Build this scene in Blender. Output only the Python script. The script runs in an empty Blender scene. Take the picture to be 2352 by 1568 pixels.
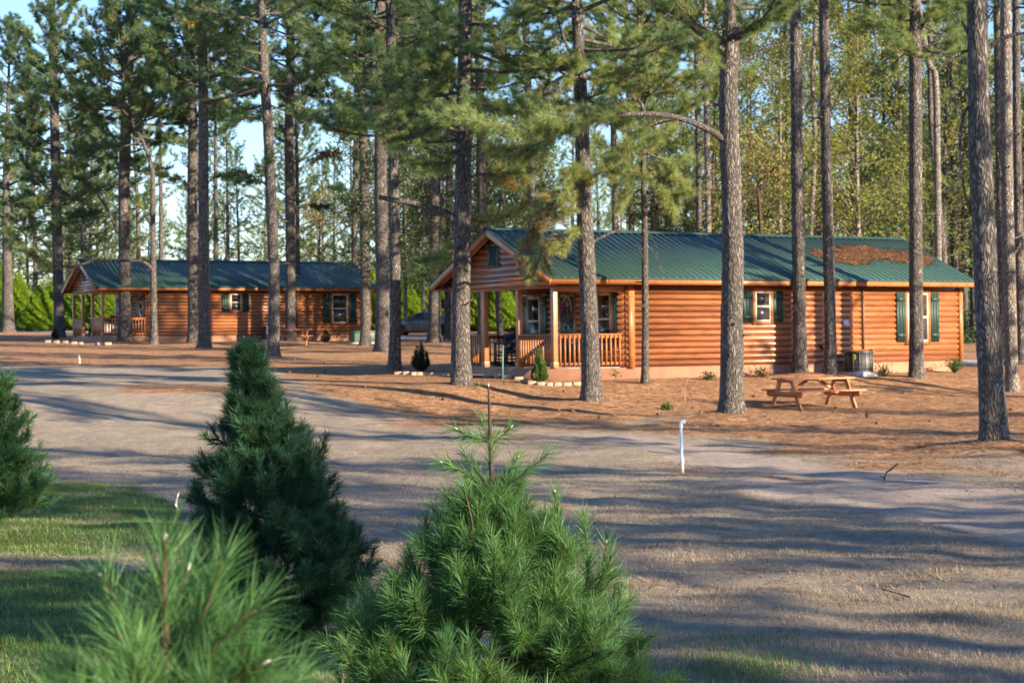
import bpy, math, random
import numpy as np
from mathutils import Vector, Matrix

S = bpy.context.scene
COL = S.collection
# ------------------------------------------------------------------ camera, sky, sun, exposure
EYE = 1.9
F = 4288.55; PITCH = -.001; ROLL = .0108; CX, CY = 1176., 784.      # lens in pixels of a 2352 wide frame
cr, sr, cp, sp = math.cos(ROLL), math.sin(ROLL), math.cos(PITCH), math.sin(PITCH)
cam = bpy.data.cameras.new('camera'); camo = bpy.data.objects.new('camera', cam); COL.objects.link(camo)
S.camera = camo
cam.sensor_width = 36; cam.lens = 36 * F / 2352; cam.clip_start = .1; cam.clip_end = 3000
fwd = Vector((0, cp, sp)); up0 = Vector((0, -sp, cp)); rt0 = Vector((1, 0, 0))
R_ = rt0 * cr - up0 * sr; U_ = rt0 * sr + up0 * cr
m3 = Matrix((R_, U_, -fwd)).transposed()
camo.matrix_world = Matrix.Translation((0, 0, EYE)) @ m3.to_4x4()
cam.dof.use_dof = True; cam.dof.focus_distance = 9.0; cam.dof.aperture_fstop = 9.4

SUN_EL, SUN_AZ = 20.0, -32.0          # azimuth measured from +x (right of the picture) towards -y (behind the camera)
sd = Vector((math.cos(math.radians(SUN_EL)) * math.cos(math.radians(SUN_AZ)),
             math.cos(math.radians(SUN_EL)) * math.sin(math.radians(SUN_AZ)), math.sin(math.radians(SUN_EL))))
W_ = bpy.data.worlds.new('World'); S.world = W_; W_.use_nodes = True
nt = W_.node_tree; bg = nt.nodes['Background']
sky = nt.nodes.new('ShaderNodeTexSky'); sky.sky_type = 'NISHITA'; sky.sun_disc = False
sky.sun_elevation = math.radians(SUN_EL)
sky.sun_rotation = math.atan2(sd.x, sd.y)
sky.air_density = 1.25; sky.dust_density = .1; sky.ozone_density = 3.5
wbm = nt.nodes.new('ShaderNodeMixRGB'); wbm.blend_type = 'MULTIPLY'; wbm.inputs[0].default_value = 1; wbm.inputs[2].default_value = (.86, .97, 1.24, 1)
nt.links.new(sky.outputs[0], wbm.inputs[1]); nt.links.new(wbm.outputs[0], bg.inputs[0]); bg.inputs[1].default_value = .076
sl = bpy.data.lights.new('sun', 'SUN'); sl.energy = 5.0; sl.angle = math.radians(.5); sl.color = (1, .80, .56)
so = bpy.data.objects.new('sun', sl); COL.objects.link(so)
so.rotation_euler = sd.to_track_quat('Z', 'Y').to_euler()
S.view_settings.view_transform = 'Standard'; S.view_settings.look = 'None'; S.view_settings.gamma = 1
S.view_settings.exposure = 1.66
cy = S.cycles
cy.max_bounces = 5; cy.diffuse_bounces = 3; cy.glossy_bounces = 2; cy.transmission_bounces = 2; cy.transparent_max_bounces = 4
cy.caustics_reflective = False; cy.caustics_refractive = False
cy.use_denoising = True

# ------------------------------------------------------------------ helpers
rng = np.random.default_rng(7)
random.seed(7)
V3 = lambda *a: np.array(a, float)
def nrm(a): return a / np.maximum(np.linalg.norm(a, axis=-1, keepdims=True), 1e-9)
def ray(px, py):
    a = px - CX; b = py - CY
    u = a * cr - b * sr; v = a * sr + b * cr
    d = (u / F, 1., -v / F)
    return V3(d[0], d[1] * cp - d[2] * sp, d[1] * sp + d[2] * cp)
def wp(px, py, depth): return V3(0, 0, EYE) + ray(px, py) * depth      # point at a depth behind a frame position
def to_px(P):
    P = np.asarray(P, float); x, y, z = P[..., 0], P[..., 1], P[..., 2] - EYE
    y2 = np.maximum(y * cp + z * sp, .01); z2 = -y * sp + z * cp
    u = F * x / y2; v = -F * z2 / y2
    return CX + u * cr + v * sr, CY - u * sr + v * cr
TH = .5427; C1X, C1Y = 1.1187, 50.4703
_s = np.array([-2000, -96, -92, -88, 0, 1, 2, 3, 4, 6, 8, 12, 20, 30, 2000.])
_h = np.array([-1.2, -1.2, -1.16, -1.08, 1.1174, 1.19, 1.31, 1.46, 1.60, 1.75, 1.83, 1.88, 1.9, 1.9, 1.9])
def terr(x, y):
    x = np.asarray(x, float); y = np.asarray(y, float)
    s = (x - C1X) * math.sin(TH) - (y - C1Y) * math.cos(TH)
    h = (np.interp(s - .6, _s, _h) + np.interp(s, _s, _h) * 2 + np.interp(s + .6, _s, _h)) / 4
    n = .028 * np.sin(3.7 * x + 2.1 * y + np.sin(y * 2.9)) * np.sin(3.3 * y - 1.7 * x) + .02 * np.sin(x * .7 + .3 * y) * np.sin(y * .45 + 1.3) + .022 * np.sin(1.9 * x - .8 * y) * np.sin(2.7 * y) + .01 * np.sin(2.3 * y + 1.1 * x)
    return EYE - h + n * np.clip((s + 1) / 6, .25, 1)
def at(px, py, dmax=240.):
    r = ray(px, py); t = np.linspace(4, dmax, 9000)
    z = EYE + r[2] * t; g = terr(r[0] * t, r[1] * t)
    i = np.argmax(z <= g)
    if z[i] > g[i]: i = len(t) - 1
    return V3(r[0] * t[i], r[1] * t[i], g[i])
def gz(x, y): return V3(x, y, float(terr(x, y)))

class MB:
    def __init__(self): self.v = []; self.f = []; self.n = 0; self.t = []
    def add(self, verts, faces, tint=None):
        verts = np.asarray(verts, float).reshape(-1, 3)
        faces = [np.asarray(f, np.int64) for f in (faces if isinstance(faces, list) else [faces])]
        for f in faces:
            if len(f): self.f.append(f.reshape(-1, f.shape[-1]) + self.n)
        self.v.append(verts); self.n += len(verts)
        self.t.append(np.full(len(verts), .5) if tint is None else np.broadcast_to(np.asarray(tint, float), (len(verts),)).copy())
        return self
    def box(self, lo, hi, M=None):
        a, b = np.minimum(lo, hi), np.maximum(lo, hi)
        v = np.array([[(a, b)[i][0], (a, b)[j][1], (a, b)[k][2]] for i in (0, 1) for j in (0, 1) for k in (0, 1)])
        if M is not None: v = np.array([M(p) for p in v])
        return self.add(v, np.array([[0, 1, 3, 2], [4, 6, 7, 5], [0, 4, 5, 1], [2, 3, 7, 6], [0, 2, 6, 4], [1, 5, 7, 3]]))
    def beam(self, p, q, w, h, up=(0, 0, 1)):
        p = V3(*p); q = V3(*q); d = nrm(q - p); u = V3(*up); sx = np.cross(d, u)
        if np.linalg.norm(sx) < 1e-3: sx = np.cross(d, V3(1, 0, 0))
        sx = nrm(sx); uz = np.cross(sx, d)
        v = [e + sx * i * w / 2 + uz * j * h / 2 for e in (p, q) for i in (-1, 1) for j in (-1, 1)]
        return self.add(v, np.array([[0, 1, 3, 2], [4, 6, 7, 5], [0, 4, 5, 1], [2, 3, 7, 6], [0, 2, 6, 4], [1, 5, 7, 3]]))
    def tube(self, P, r, n=8, cap=True, disp=None):
        P = np.asarray(P, float); k = len(P); r = np.broadcast_to(np.asarray(r, float), (k,))
        T = np.gradient(P, axis=0); T = nrm(T)
        ref = V3(0, 1, 0) if abs(T[0][1]) < .8 else V3(1, 0, 0)
        A = nrm(np.cross(T, ref)); B = np.cross(T, A)
        ang = np.linspace(0, 2 * math.pi, n, endpoint=False)
        rr = r[:, None] * (np.ones((k, n)) if disp is None else disp)
        v = P[:, None] + rr[..., None] * (np.cos(ang)[None, :, None] * A[:, None] + np.sin(ang)[None, :, None] * B[:, None])
        i = np.arange(k - 1)[:, None] * n; j = np.arange(n)[None]; j2 = (j + 1) % n
        f = np.stack([i + j, i + j2, i + n + j2, i + n + j], -1).reshape(-1, 4)
        fs = [f]
        if cap: fs += [np.arange(n)[::-1][None], (np.arange(n) + (k - 1) * n)[None]]
        return self.add(v, fs)
    def lathe(self, prof, c=(0, 0, 0), n=24):
        prof = np.asarray(prof, float); c = V3(*c)
        P = np.stack([np.zeros(len(prof)), np.zeros(len(prof)), prof[:, 1]], 1) + c
        ang = np.linspace(0, 2 * math.pi, n, endpoint=False)
        v = P[:, None] + prof[:, 0][:, None, None] * np.stack([np.cos(ang), np.sin(ang), 0 * ang], -1)[None]
        k = len(prof); i = np.arange(k - 1)[:, None] * n; j = np.arange(n)[None]; j2 = (j + 1) % n
        f = np.stack([i + j, i + j2, i + n + j2, i + n + j], -1).reshape(-1, 4)
        return self.add(v, [f, np.arange(n)[::-1][None], (np.arange(n) + (k - 1) * n)[None]])
    def prism(self, poly, d):
        poly = np.asarray(poly, float); n = len(poly); v = np.concatenate([poly, poly + V3(*d)])
        f = [np.arange(n)[::-1][None], (np.arange(n) + n)[None], np.array([[i, (i + 1) % n, n + (i + 1) % n, n + i] for i in range(n)])]
        return self.add(v, f)
    def build(self, name, mat, parent=None, smooth=False, origin=None, tint=False, bevel=0):
        me = bpy.data.meshes.new(name)
        v = np.concatenate(self.v) if self.v else np.zeros((0, 3))
        if origin is not None: v = v - np.asarray(origin)
        me.vertices.add(len(v)); me.vertices.foreach_set('co', v.astype(np.float32).ravel())
        lt = np.concatenate([np.full(len(f), f.shape[1]) for f in self.f]); li = np.concatenate([f.ravel() for f in self.f])
        me.loops.add(len(li)); me.loops.foreach_set('vertex_index', li.astype(np.int32))
        me.polygons.add(len(lt)); me.polygons.foreach_set('loop_start', (np.cumsum(lt) - lt).astype(np.int32))
        if smooth: me.polygons.foreach_set('use_smooth', np.ones(len(lt), bool))
        me.update(calc_edges=True)
        if tint:
            a = me.attributes.new('tint', 'FLOAT', 'POINT'); a.data.foreach_set('value', np.concatenate(self.t).astype(np.float32))
        me.materials.append(mat)
        o = bpy.data.objects.new(name, me); COL.objects.link(o)
        if parent is not None: o.parent = parent
        elif origin is not None: o.location = origin
        if bevel:
            b = o.modifiers.new('bevel', 'BEVEL'); b.width = bevel; b.segments = 2; b.limit_method = 'ANGLE'
        return o
def tag(o, label=None, cat=None, group=None, kind=None):
    for k, v in (('label', label), ('category', cat), ('group', group), ('kind', kind)):
        if v: o[k] = v
    return o
def thing(name, label, cat, loc=(0, 0, 0), rz=0, group=None):
    o = bpy.data.objects.new(name, None); COL.objects.link(o); o.location = loc; o.rotation_euler = (0, 0, rz)
    o.empty_display_size = .2
    return tag(o, label, cat, group)
def copy_tree(o, parent=None):
    c = o.copy(); COL.objects.link(c)
    if parent is not None: c.parent = parent
    for ch in list(o.children): copy_tree(ch, c)
    return c
def smoothpath(pts, per=6):
    P = np.asarray(pts, float)
    if len(P) < 3: return np.stack([P[0] + (P[-1] - P[0]) * t for t in np.linspace(0, 1, per + 1)])
    Q = np.concatenate([[2 * P[0] - P[1]], P, [2 * P[-1] - P[-2]]]); out = []
    for i in range(1, len(Q) - 2):
        p0, p1, p2, p3 = Q[i - 1:i + 3]
        for t in np.linspace(0, 1, per, endpoint=False):
            out.append(.5 * (2 * p1 + (p2 - p0) * t + (2 * p0 - 5 * p1 + 4 * p2 - p3) * t * t + (3 * p1 - p0 - 3 * p2 + p3) * t ** 3))
    out.append(P[-1]); return np.array(out)

# ------------------------------------------------------------------ materials
class NT:
    def __init__(self, name):
        self.m = bpy.data.materials.new(name); self.m.use_nodes = True; self.t = self.m.node_tree
        self.b = self.t.nodes['Principled BSDF']; self.o = self.t.nodes['Material Output']
    def n(self, ty, **kw):
        x = self.t.nodes.new('ShaderNode' + ty)
        for k, v in kw.items():
            if k.startswith('i_'): x.inputs[int(k[2:])].default_value = v
            else: setattr(x, k, v)
        return x
    def l(self, a, b): self.t.links.new(a, b)
    def coord(self, scale=(1, 1, 1), kind='Object'):
        c = self.n('TexCoord'); mp = self.n('Mapping'); mp.inputs['Scale'].default_value = scale
        self.l(c.outputs[kind], mp.inputs[0]); return mp.outputs[0]
    def noise(self, vec, scale, detail=4, rough=.55, dist=0):
        x = self.n('TexNoise'); x.inputs['Scale'].default_value = scale; x.inputs['Detail'].default_value = detail
        x.inputs['Roughness'].default_value = rough; x.inputs['Distortion'].default_value = dist
        self.l(vec, x.inputs['Vector']); return x.outputs['Fac']
    def ramp(self, fac, stops):
        x = self.n('ValToRGB'); e = x.color_ramp.elements
        while len(e) < len(stops): e.new(.5)
        for i, (p, c) in enumerate(stops): e[i].position = p; e[i].color = (*c, 1) if len(c) == 3 else c
        self.l(fac, x.inputs[0]); return x.outputs[0]
    def mix(self, f, a, b, blend='MIX'):
        x = self.n('MixRGB', blend_type=blend)
        for i, v in enumerate((f, a, b)):
            if hasattr(v, 'default_value'): self.l(v, x.inputs[i])
            else: x.inputs[i].default_value = v if i == 0 else (*v, 1)
        return x.outputs[0]
    def math(self, op, a, b=0, clamp=False):
        x = self.n('Math', operation=op, use_clamp=clamp)
        for i, v in enumerate((a, b)):
            if hasattr(v, 'default_value'): self.l(v, x.inputs[i])
            else: x.inputs[i].default_value = v
        return x.outputs[0]
    def attr(self, name): x = self.n('Attribute'); x.attribute_name = name; return x.outputs['Fac']
    def col(self, c):
        if hasattr(c, 'default_value'): self.l(c, self.b.inputs['Base Color'])
        else: self.b.inputs['Base Color'].default_value = (*c, 1)
    def set(self, rough=.6, spec=.5, metal=0, coat=0):
        self.b.inputs['Roughness'].default_value = rough; self.b.inputs['Specular IOR Level'].default_value = spec
        self.b.inputs['Metallic'].default_value = metal; self.b.inputs['Coat Weight'].default_value = coat
    def bump(self, h, strength=.3, dist=.02):
        x = self.n('Bump'); x.inputs['Strength'].default_value = strength; x.inputs['Distance'].default_value = dist
        self.l(h, x.inputs['Height']); self.l(x.outputs[0], self.b.inputs['Normal'])

def simple(name, c, rough=.6, spec=.5, metal=0, var=.25, scale=6., bump=.0, coat=0):
    k = NT(name); v = k.coord()
    n = k.noise(v, scale, 5)
    lo = tuple(x * (1 - var) for x in c); hi = tuple(min(1, x * (1 + var)) for x in c)
    k.col(k.ramp(n, [(.3, lo), (.7, hi)])); k.set(rough, spec, metal, coat)
    if bump: k.bump(k.noise(v, scale * 6, 4), bump, .01)
    return k.m

def wood(name, c, dark, rough=.45, scale=(1.2, 14, 14), knots=True, coat=0.0, courses=False):
    k = NT(name); v = k.coord(scale)
    n = k.noise(v, 1.5, 6, .6, .4); base = k.ramp(n, [(.3, dark), (.55, c), (.75, tuple(min(1, x * 1.2) for x in c))])
    if knots:
        v2 = k.coord((1.6, 5.9, 5.9)); vo = k.n('TexVoronoi'); vo.inputs['Scale'].default_value = 1.0; k.l(v2, vo.inputs['Vector'])
        kn = k.ramp(vo.outputs['Distance'], [(.03, (0, 0, 0)), (.12, (1, 1, 1))])
        big = k.noise(k.coord((.35, .35, .35)), 1.3, 2); tone = k.ramp(big, [(.3, (.86, .84, .82)), (.7, (1.1, 1.1, 1.12))])
        base = k.mix(1, base, tone, 'MULTIPLY')
        base = k.mix(1, base, k.ramp(kn, [(0, (.32, .22, .16)), (1, (1, 1, 1))]), 'MULTIPLY')
    if courses:                 # each board of each course has its own tone
        sx = k.n('SeparateXYZ'); k.l(k.coord(), sx.inputs[0])
        row = k.math('FLOOR', k.math('DIVIDE', k.math('SUBTRACT', sx.outputs[2], .325), .1685))
        colx = k.math('FLOOR', k.math('ADD', k.math('DIVIDE', k.math('ADD', sx.outputs[0], sx.outputs[1]), 3.7), k.math('MULTIPLY', row, .377)))
        cb = k.n('CombineXYZ'); k.l(row, cb.inputs[0]); k.l(colx, cb.inputs[1]); wn = k.n('TexWhiteNoise'); k.l(cb.outputs[0], wn.inputs['Vector'])
        base = k.mix(1, base, k.ramp(wn.outputs['Value'], [(0, (.74, .7, .66)), (1, (1.16, 1.16, 1.2))]), 'MULTIPLY')
        spl = k.ramp(k.math('ADD', sx.outputs[2], k.math('MULTIPLY', k.noise(k.coord((1, 1, 1)), 2.5, 4), .5)), [(.62, (.72, .68, .66)), (.95, (1, 1, 1))])
        base = k.mix(1, base, spl, 'MULTIPLY'); k.b.inputs['Coat IOR'].default_value = 1.58
    k.col(base); k.set(rough, .5, 0, coat); k.b.inputs['Coat Roughness'].default_value = .3
    k.bump(n, .12, .01); return k.m

def leafmat(name, stops, trans=.3, rough=.5, spec=.35, tcol=(.35, .45, .08)):
    k = NT(name); c = k.ramp(k.attr('tint'), stops); k.col(c); k.set(rough, spec)
    tr = k.n('BsdfTranslucent'); k.l(k.mix(.5, c, tcol), tr.inputs[0])
    mx = k.n('MixShader'); mx.inputs[0].default_value = trans
    k.l(k.b.outputs[0], mx.inputs[1]); k.l(tr.outputs[0], mx.inputs[2]); k.l(mx.outputs[0], k.o.inputs[0]); return k.m

M = {}
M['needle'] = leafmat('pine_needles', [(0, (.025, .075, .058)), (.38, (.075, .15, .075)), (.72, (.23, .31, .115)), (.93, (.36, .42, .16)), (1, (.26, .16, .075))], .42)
M['sapling'] = leafmat('sapling_needles', [(0, (.014, .06, .028)), (.5, (.045, .14, .045)), (.85, (.10, .23, .07)), (1, (.15, .25, .08))], .28, .52, .35)
M['darkneedle'] = leafmat('dark_sapling_needles', [(0, (.008, .036, .024)), (.5, (.022, .082, .046)), (.85, (.045, .13, .06)), (1, (.08, .16, .06))], .18, .5, .35)
M['cypress'] = leafmat('cypress_leaves', [(0, (.08, .17, .012)), (.5, (.18, .31, .02)), (1, (.32, .44, .04))], .4)
M['shrub'] = leafmat('shrub_leaves', [(0, (.02, .05, .012)), (.5, (.05, .11, .025)), (1, (.1, .18, .04))], .25)
M['oak'] = leafmat('oak_leaves', [(0, (.05, .085, .02)), (.4, (.13, .19, .035)), (.75, (.27, .31, .06)), (1, (.28, .19, .07))], .42, tcol=(.45, .4, .08))
M['holly'] = leafmat('holly_leaves', [(0, (.012, .03, .012)), (.5, (.03, .06, .02)), (.85, (.09, .11, .03)), (1, (.16, .13, .04))], .2)
M['drygrass'] = leafmat('dry_grass', [(0, (.11, .085, .06)), (.5, (.29, .235, .165)), (1, (.48, .41, .30))], .25, .6, .3, (.5, .4, .2))
M['greengrass'] = leafmat('green_grass', [(0, (.03, .08, .02)), (.5, (.065, .17, .04)), (.85, (.14, .25, .06)), (1, (.3, .28, .12))], .3)
M['straw'] = leafmat('pine_straw', [(0, (.04, .02, .012)), (.3, (.17, .08, .04)), (.6, (.44, .265, .14)), (1, (.62, .43, .25))], .1, .6, .3, (.4, .2, .07))

def barkmat(name, plate, furrow, sx=13., sz=3.6):
    k = NT(name); v = k.coord((1, 1, sz / sx))
    d = k.n('TexNoise'); d.inputs['Scale'].default_value = 6; k.l(v, d.inputs['Vector'])
    mv = k.n('MixRGB', blend_type='ADD'); mv.inputs[0].default_value = .3; k.l(v, mv.inputs[1]); k.l(d.outputs['Color'], mv.inputs[2])
    vo = k.n('TexVoronoi', feature='DISTANCE_TO_EDGE'); vo.inputs['Scale'].default_value = sx; k.l(mv.outputs[0], vo.inputs['Vector'])
    e = k.ramp(vo.outputs['Distance'], [(.02, (0, 0, 0)), (.27, (1, 1, 1))])
    vc = k.n('TexVoronoi'); vc.inputs['Scale'].default_value = sx; k.l(mv.outputs[0], vc.inputs['Vector'])
    big = k.noise(k.coord((1, 1, .4)), 1.1, 3)
    tone = k.mix(big, tuple(x * .72 for x in plate), tuple(x * 1.25 for x in plate))
    fine = k.noise(k.coord((1, 1, .25)), 45, 5)
    tone = k.mix(1, tone, k.ramp(fine, [(.3, (.7, .68, .66)), (.7, (1.2, 1.2, 1.2))]), 'MULTIPLY')
    sep = k.n('SeparateColor'); k.l(vc.outputs['Color'], sep.inputs[0])
    tone = k.mix(1, tone, k.ramp(sep.outputs[0], [(0, (.86, .85, .85)), (1, (1.08, 1.06, 1.04))]), 'MULTIPLY')
    k.col(k.mix(e, furrow, tone)); k.set(.85, .25)
    h = k.math('ADD', k.math('MULTIPLY', e, .8), k.math('MULTIPLY', fine, .25)); k.bump(h, 1.0, .035); return k.m
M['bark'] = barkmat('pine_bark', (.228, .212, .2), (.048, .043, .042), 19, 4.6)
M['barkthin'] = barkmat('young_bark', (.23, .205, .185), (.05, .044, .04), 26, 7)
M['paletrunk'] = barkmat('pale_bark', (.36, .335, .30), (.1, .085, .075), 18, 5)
M['twig'] = simple('twig_bark', (.06, .042, .032), .8, .2, var=.4, scale=30)
M['bud'] = simple('resin_bud', (.55, .5, .48), .5, .4, scale=60)
M['log'] = wood('stained_log', (.365, .142, .052), (.23, .078, .025), .38, coat=.7, courses=True)
M['trim'] = wood('stained_trim', (.37, .145, .05), (.27, .095, .032), .42, (3, 3, 3), False)
M['raft'] = wood('stained_board', (.34, .14, .06), (.25, .09, .036), .45, (2, 6, 6), False)
M['table'] = wood('red_stained_pine', (.46, .185, .09), (.36, .13, .06), .5, (4, 4, 4), False)
M['concrete'] = simple('tan_concrete', (.34, .18, .115), .85, .2, var=.12, scale=3, bump=.15)
M['slab'] = simple('pale_concrete', (.42, .36, .34), .85, .2, var=.12, scale=3, bump=.15)
M['padgrey'] = simple('pad_concrete', (.55, .52, .5), .85, .2, var=.12, scale=5)
M['road'] = simple('drive_gravel', (.34, .33, .33), .9, .2, var=.2, scale=4, bump=.3)
M['roof'] = simple('green_metal', (.030, .070, .058), .46, .4, .05, .14, 1.2)
M['shutter'] = simple('teal_paint', (.035, .082, .078), .5, .4, var=.15, scale=4)
M['shutterdark'] = simple('green_paint', (.018, .048, .042), .5, .4, var=.15, scale=4)
M['door'] = simple('teal_door', (.022, .10, .09), .45, .4, var=.1, scale=3)
M['vinyl'] = simple('beige_vinyl', (.62, .53, .44), .45, .4, var=.06)
M['white'] = simple('white_plastic', (.78, .78, .8), .4, .5, var=.05)
M['grey'] = simple('grey_metal', (.32, .34, .36), .45, .5, .3, .1)
M['darkgrey'] = simple('charcoal_metal', (.05, .06, .07), .45, .5, .2, .2)
M['coil'] = simple('condenser_grille', (.04, .046, .052), .5, .5, .3, .3, 60)
M['grille'] = simple('grille_wire', (.2, .185, .17), .5, .5, .3, .2)
M['black'] = simple('black_paint', (.012, .014, .018), .35, .5, var=.3)
M['navy'] = simple('chair_paint', (.012, .022, .034), .42, .5, var=.25)
M['yellow'] = simple('yellow_sticker', (.75, .55, .04), .5)
M['green_box'] = simple('transformer_green', (.09, .14, .10), .5, .4, var=.12)
M['greenstake'] = simple('green_stake', (.10, .26, .2), .5, .4)
M['brass'] = simple('brass', (.4, .28, .1), .35, .5, .8)
M['stone'] = simple('edging_stone', (.36, .27, .20), .85, .2, var=.3, scale=5, bump=.3)
M['rock'] = simple('rubble', (.45, .36, .32), .9, .2, var=.3, scale=4, bump=.4)
M['cone'] = simple('pine_cone', (.11, .07, .045), .8, .2, var=.4, scale=40)
M['conduit'] = simple('brown_conduit', (.13, .09, .07), .5, .4, var=.2)
M['dry'] = simple('dried_flowers', (.22, .19, .19), .8, .2, var=.5, scale=30)
M['pink'] = simple('pink_bow', (.45, .16, .24), .6, .3, var=.3, scale=20)
M['cream'] = simple('cream_wicker', (.6, .55, .46), .6, .3)
def glassmat(name, c, rough=.04):
    k = NT(name); k.col(c); k.set(rough, .8); return k.m
M['glass'] = glassmat('window_glass', (.012, .013, .016))
M['screen'] = glassmat('insect_screen', (.035, .037, .042), .25)
M['carpaint'] = simple('dark_car_paint', (.15, .16, .18), .25, .6, .4, .1, 2, coat=.8)
M['carglass'] = glassmat('car_glass', (.02, .03, .035), .03)
M['tyre'] = simple('tyre_rubber', (.02, .02, .02), .8, .2)
M['alloy'] = simple('alloy_rim', (.6, .6, .6), .3, .5, .7)
M['lamp'] = simple('tail_lamp', (.3, .02, .02), .2, .6)
M['lampclear'] = simple('head_lamp', (.5, .5, .5), .15, .6)

# ------------------------------------------------------------------ ground
def smst(a, b, x): t = np.clip((x - a) / (b - a), 0, 1); return t * t * (3 - 2 * t)
def zones(x, y, z):
    px, py = to_px(np.stack([x, y, z], -1))
    s = (x - C1X) * math.sin(TH) - (y - C1Y) * math.cos(TH)
    bx = [-900, -300, 0, 200, 420, 560, 640, 760, 900, 1100, 1300, 1500, 1650, 1760, 1850, 1980, 2100, 2400, 3200]
    by = [790, 798, 803, 806, 812, 826, 850, 905, 955, 985, 982, 972, 985, 1010, 1035, 1052, 1068, 1050, 1010]
    b = np.interp(px, bx, by)
    wob = 16 * np.sin(x * .9 + np.sin(y * .7) * 2) + 10 * np.sin(x * 2.3 + y * 1.1) * np.sin(y * 1.9)
    straw = smst(42, -30, py - b + wob * np.clip((py - 780) / 150, .1, 1))
    straw = np.maximum(straw, .85 * smst(20, 0, np.abs(py - 893)) * smst(230, 300, px) * smst(720, 620, px))
    straw = np.maximum(straw, .5 * smst(14, 0, np.abs(py - 1100 - .1 * (px - 1800))) * smst(1450, 1560, px) * smst(2000, 1850, px))
    straw = np.where(y > 60, 1, np.where(y < 5, 0, straw))
    tx = [500, 620, 700, 800, 860]; sand = smst(1, .4, np.abs(py - 855) / 14) * smst(560, 640, px) * smst(900, 800, px) * .55
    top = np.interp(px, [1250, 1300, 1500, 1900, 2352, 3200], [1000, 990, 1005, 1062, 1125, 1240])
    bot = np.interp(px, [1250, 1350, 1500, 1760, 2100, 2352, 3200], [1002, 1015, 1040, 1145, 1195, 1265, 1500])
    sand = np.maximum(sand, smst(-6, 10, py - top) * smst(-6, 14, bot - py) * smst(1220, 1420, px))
    sand = np.maximum(sand, .12 * smst(-5, 20, py - 820) * smst(980, 900, py) * smst(700, 300, px))
    sand = np.where((y > 60) | (y < 6), 0, sand)
    gx = [-400, 0, 200, 330, 420, 520, 900]; gy = [1095, 1105, 1100, 1115, 1170, 1330, 1500]
    green = smst(-12, 22, py - np.interp(px, gx, gy)) * smst(1000, 560, px)
    green = green * (1 - .85 * smst(26, 12, np.abs(py - 1292)) * smst(520, 360, px))
    green = np.maximum(green, .55 * smst(-40, 60, py - 1480) * smst(1500, 1620, px) * smst(2000, 1760, px))
    green = np.maximum(green, .35 * smst(12, 0, np.abs(py - 822)) * smst(150, 200, px) * smst(340, 300, px))
    pt = np.sin(x * 1.9 + 1.4 * np.sin(y * 1.3)) * np.sin(y * 2.6 + 1.2 * np.sin(x * 1.7)) + .6 * np.sin(x * 5.1 + y * 2.2) * np.sin(y * 4.3 - x * 1.5)
    green = green * np.clip(.95 + .38 * pt, .35, 1.2)
    green = np.where((y > 60), 0, green)
    return straw, sand, green
def axis(segs):
    out = []
    for a, b, st in segs: out.append(np.arange(a, b, st))
    return np.concatenate(out)
gx_ = axis([(-900, -120, 60), (-120, -40, 4), (-40, 40, .3), (40, 120, 4), (120, 901, 60)])
gy_ = axis([(-120, 0, 8), (0, 6, .5), (6, 60, .25), (60, 130, .7), (130, 240, 5), (240, 1500, 70)])
X, Y = np.meshgrid(gx_, gy_); Z = terr(X, Y)
st, sa, gr = zones(X.ravel(), Y.ravel(), Z.ravel())
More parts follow.
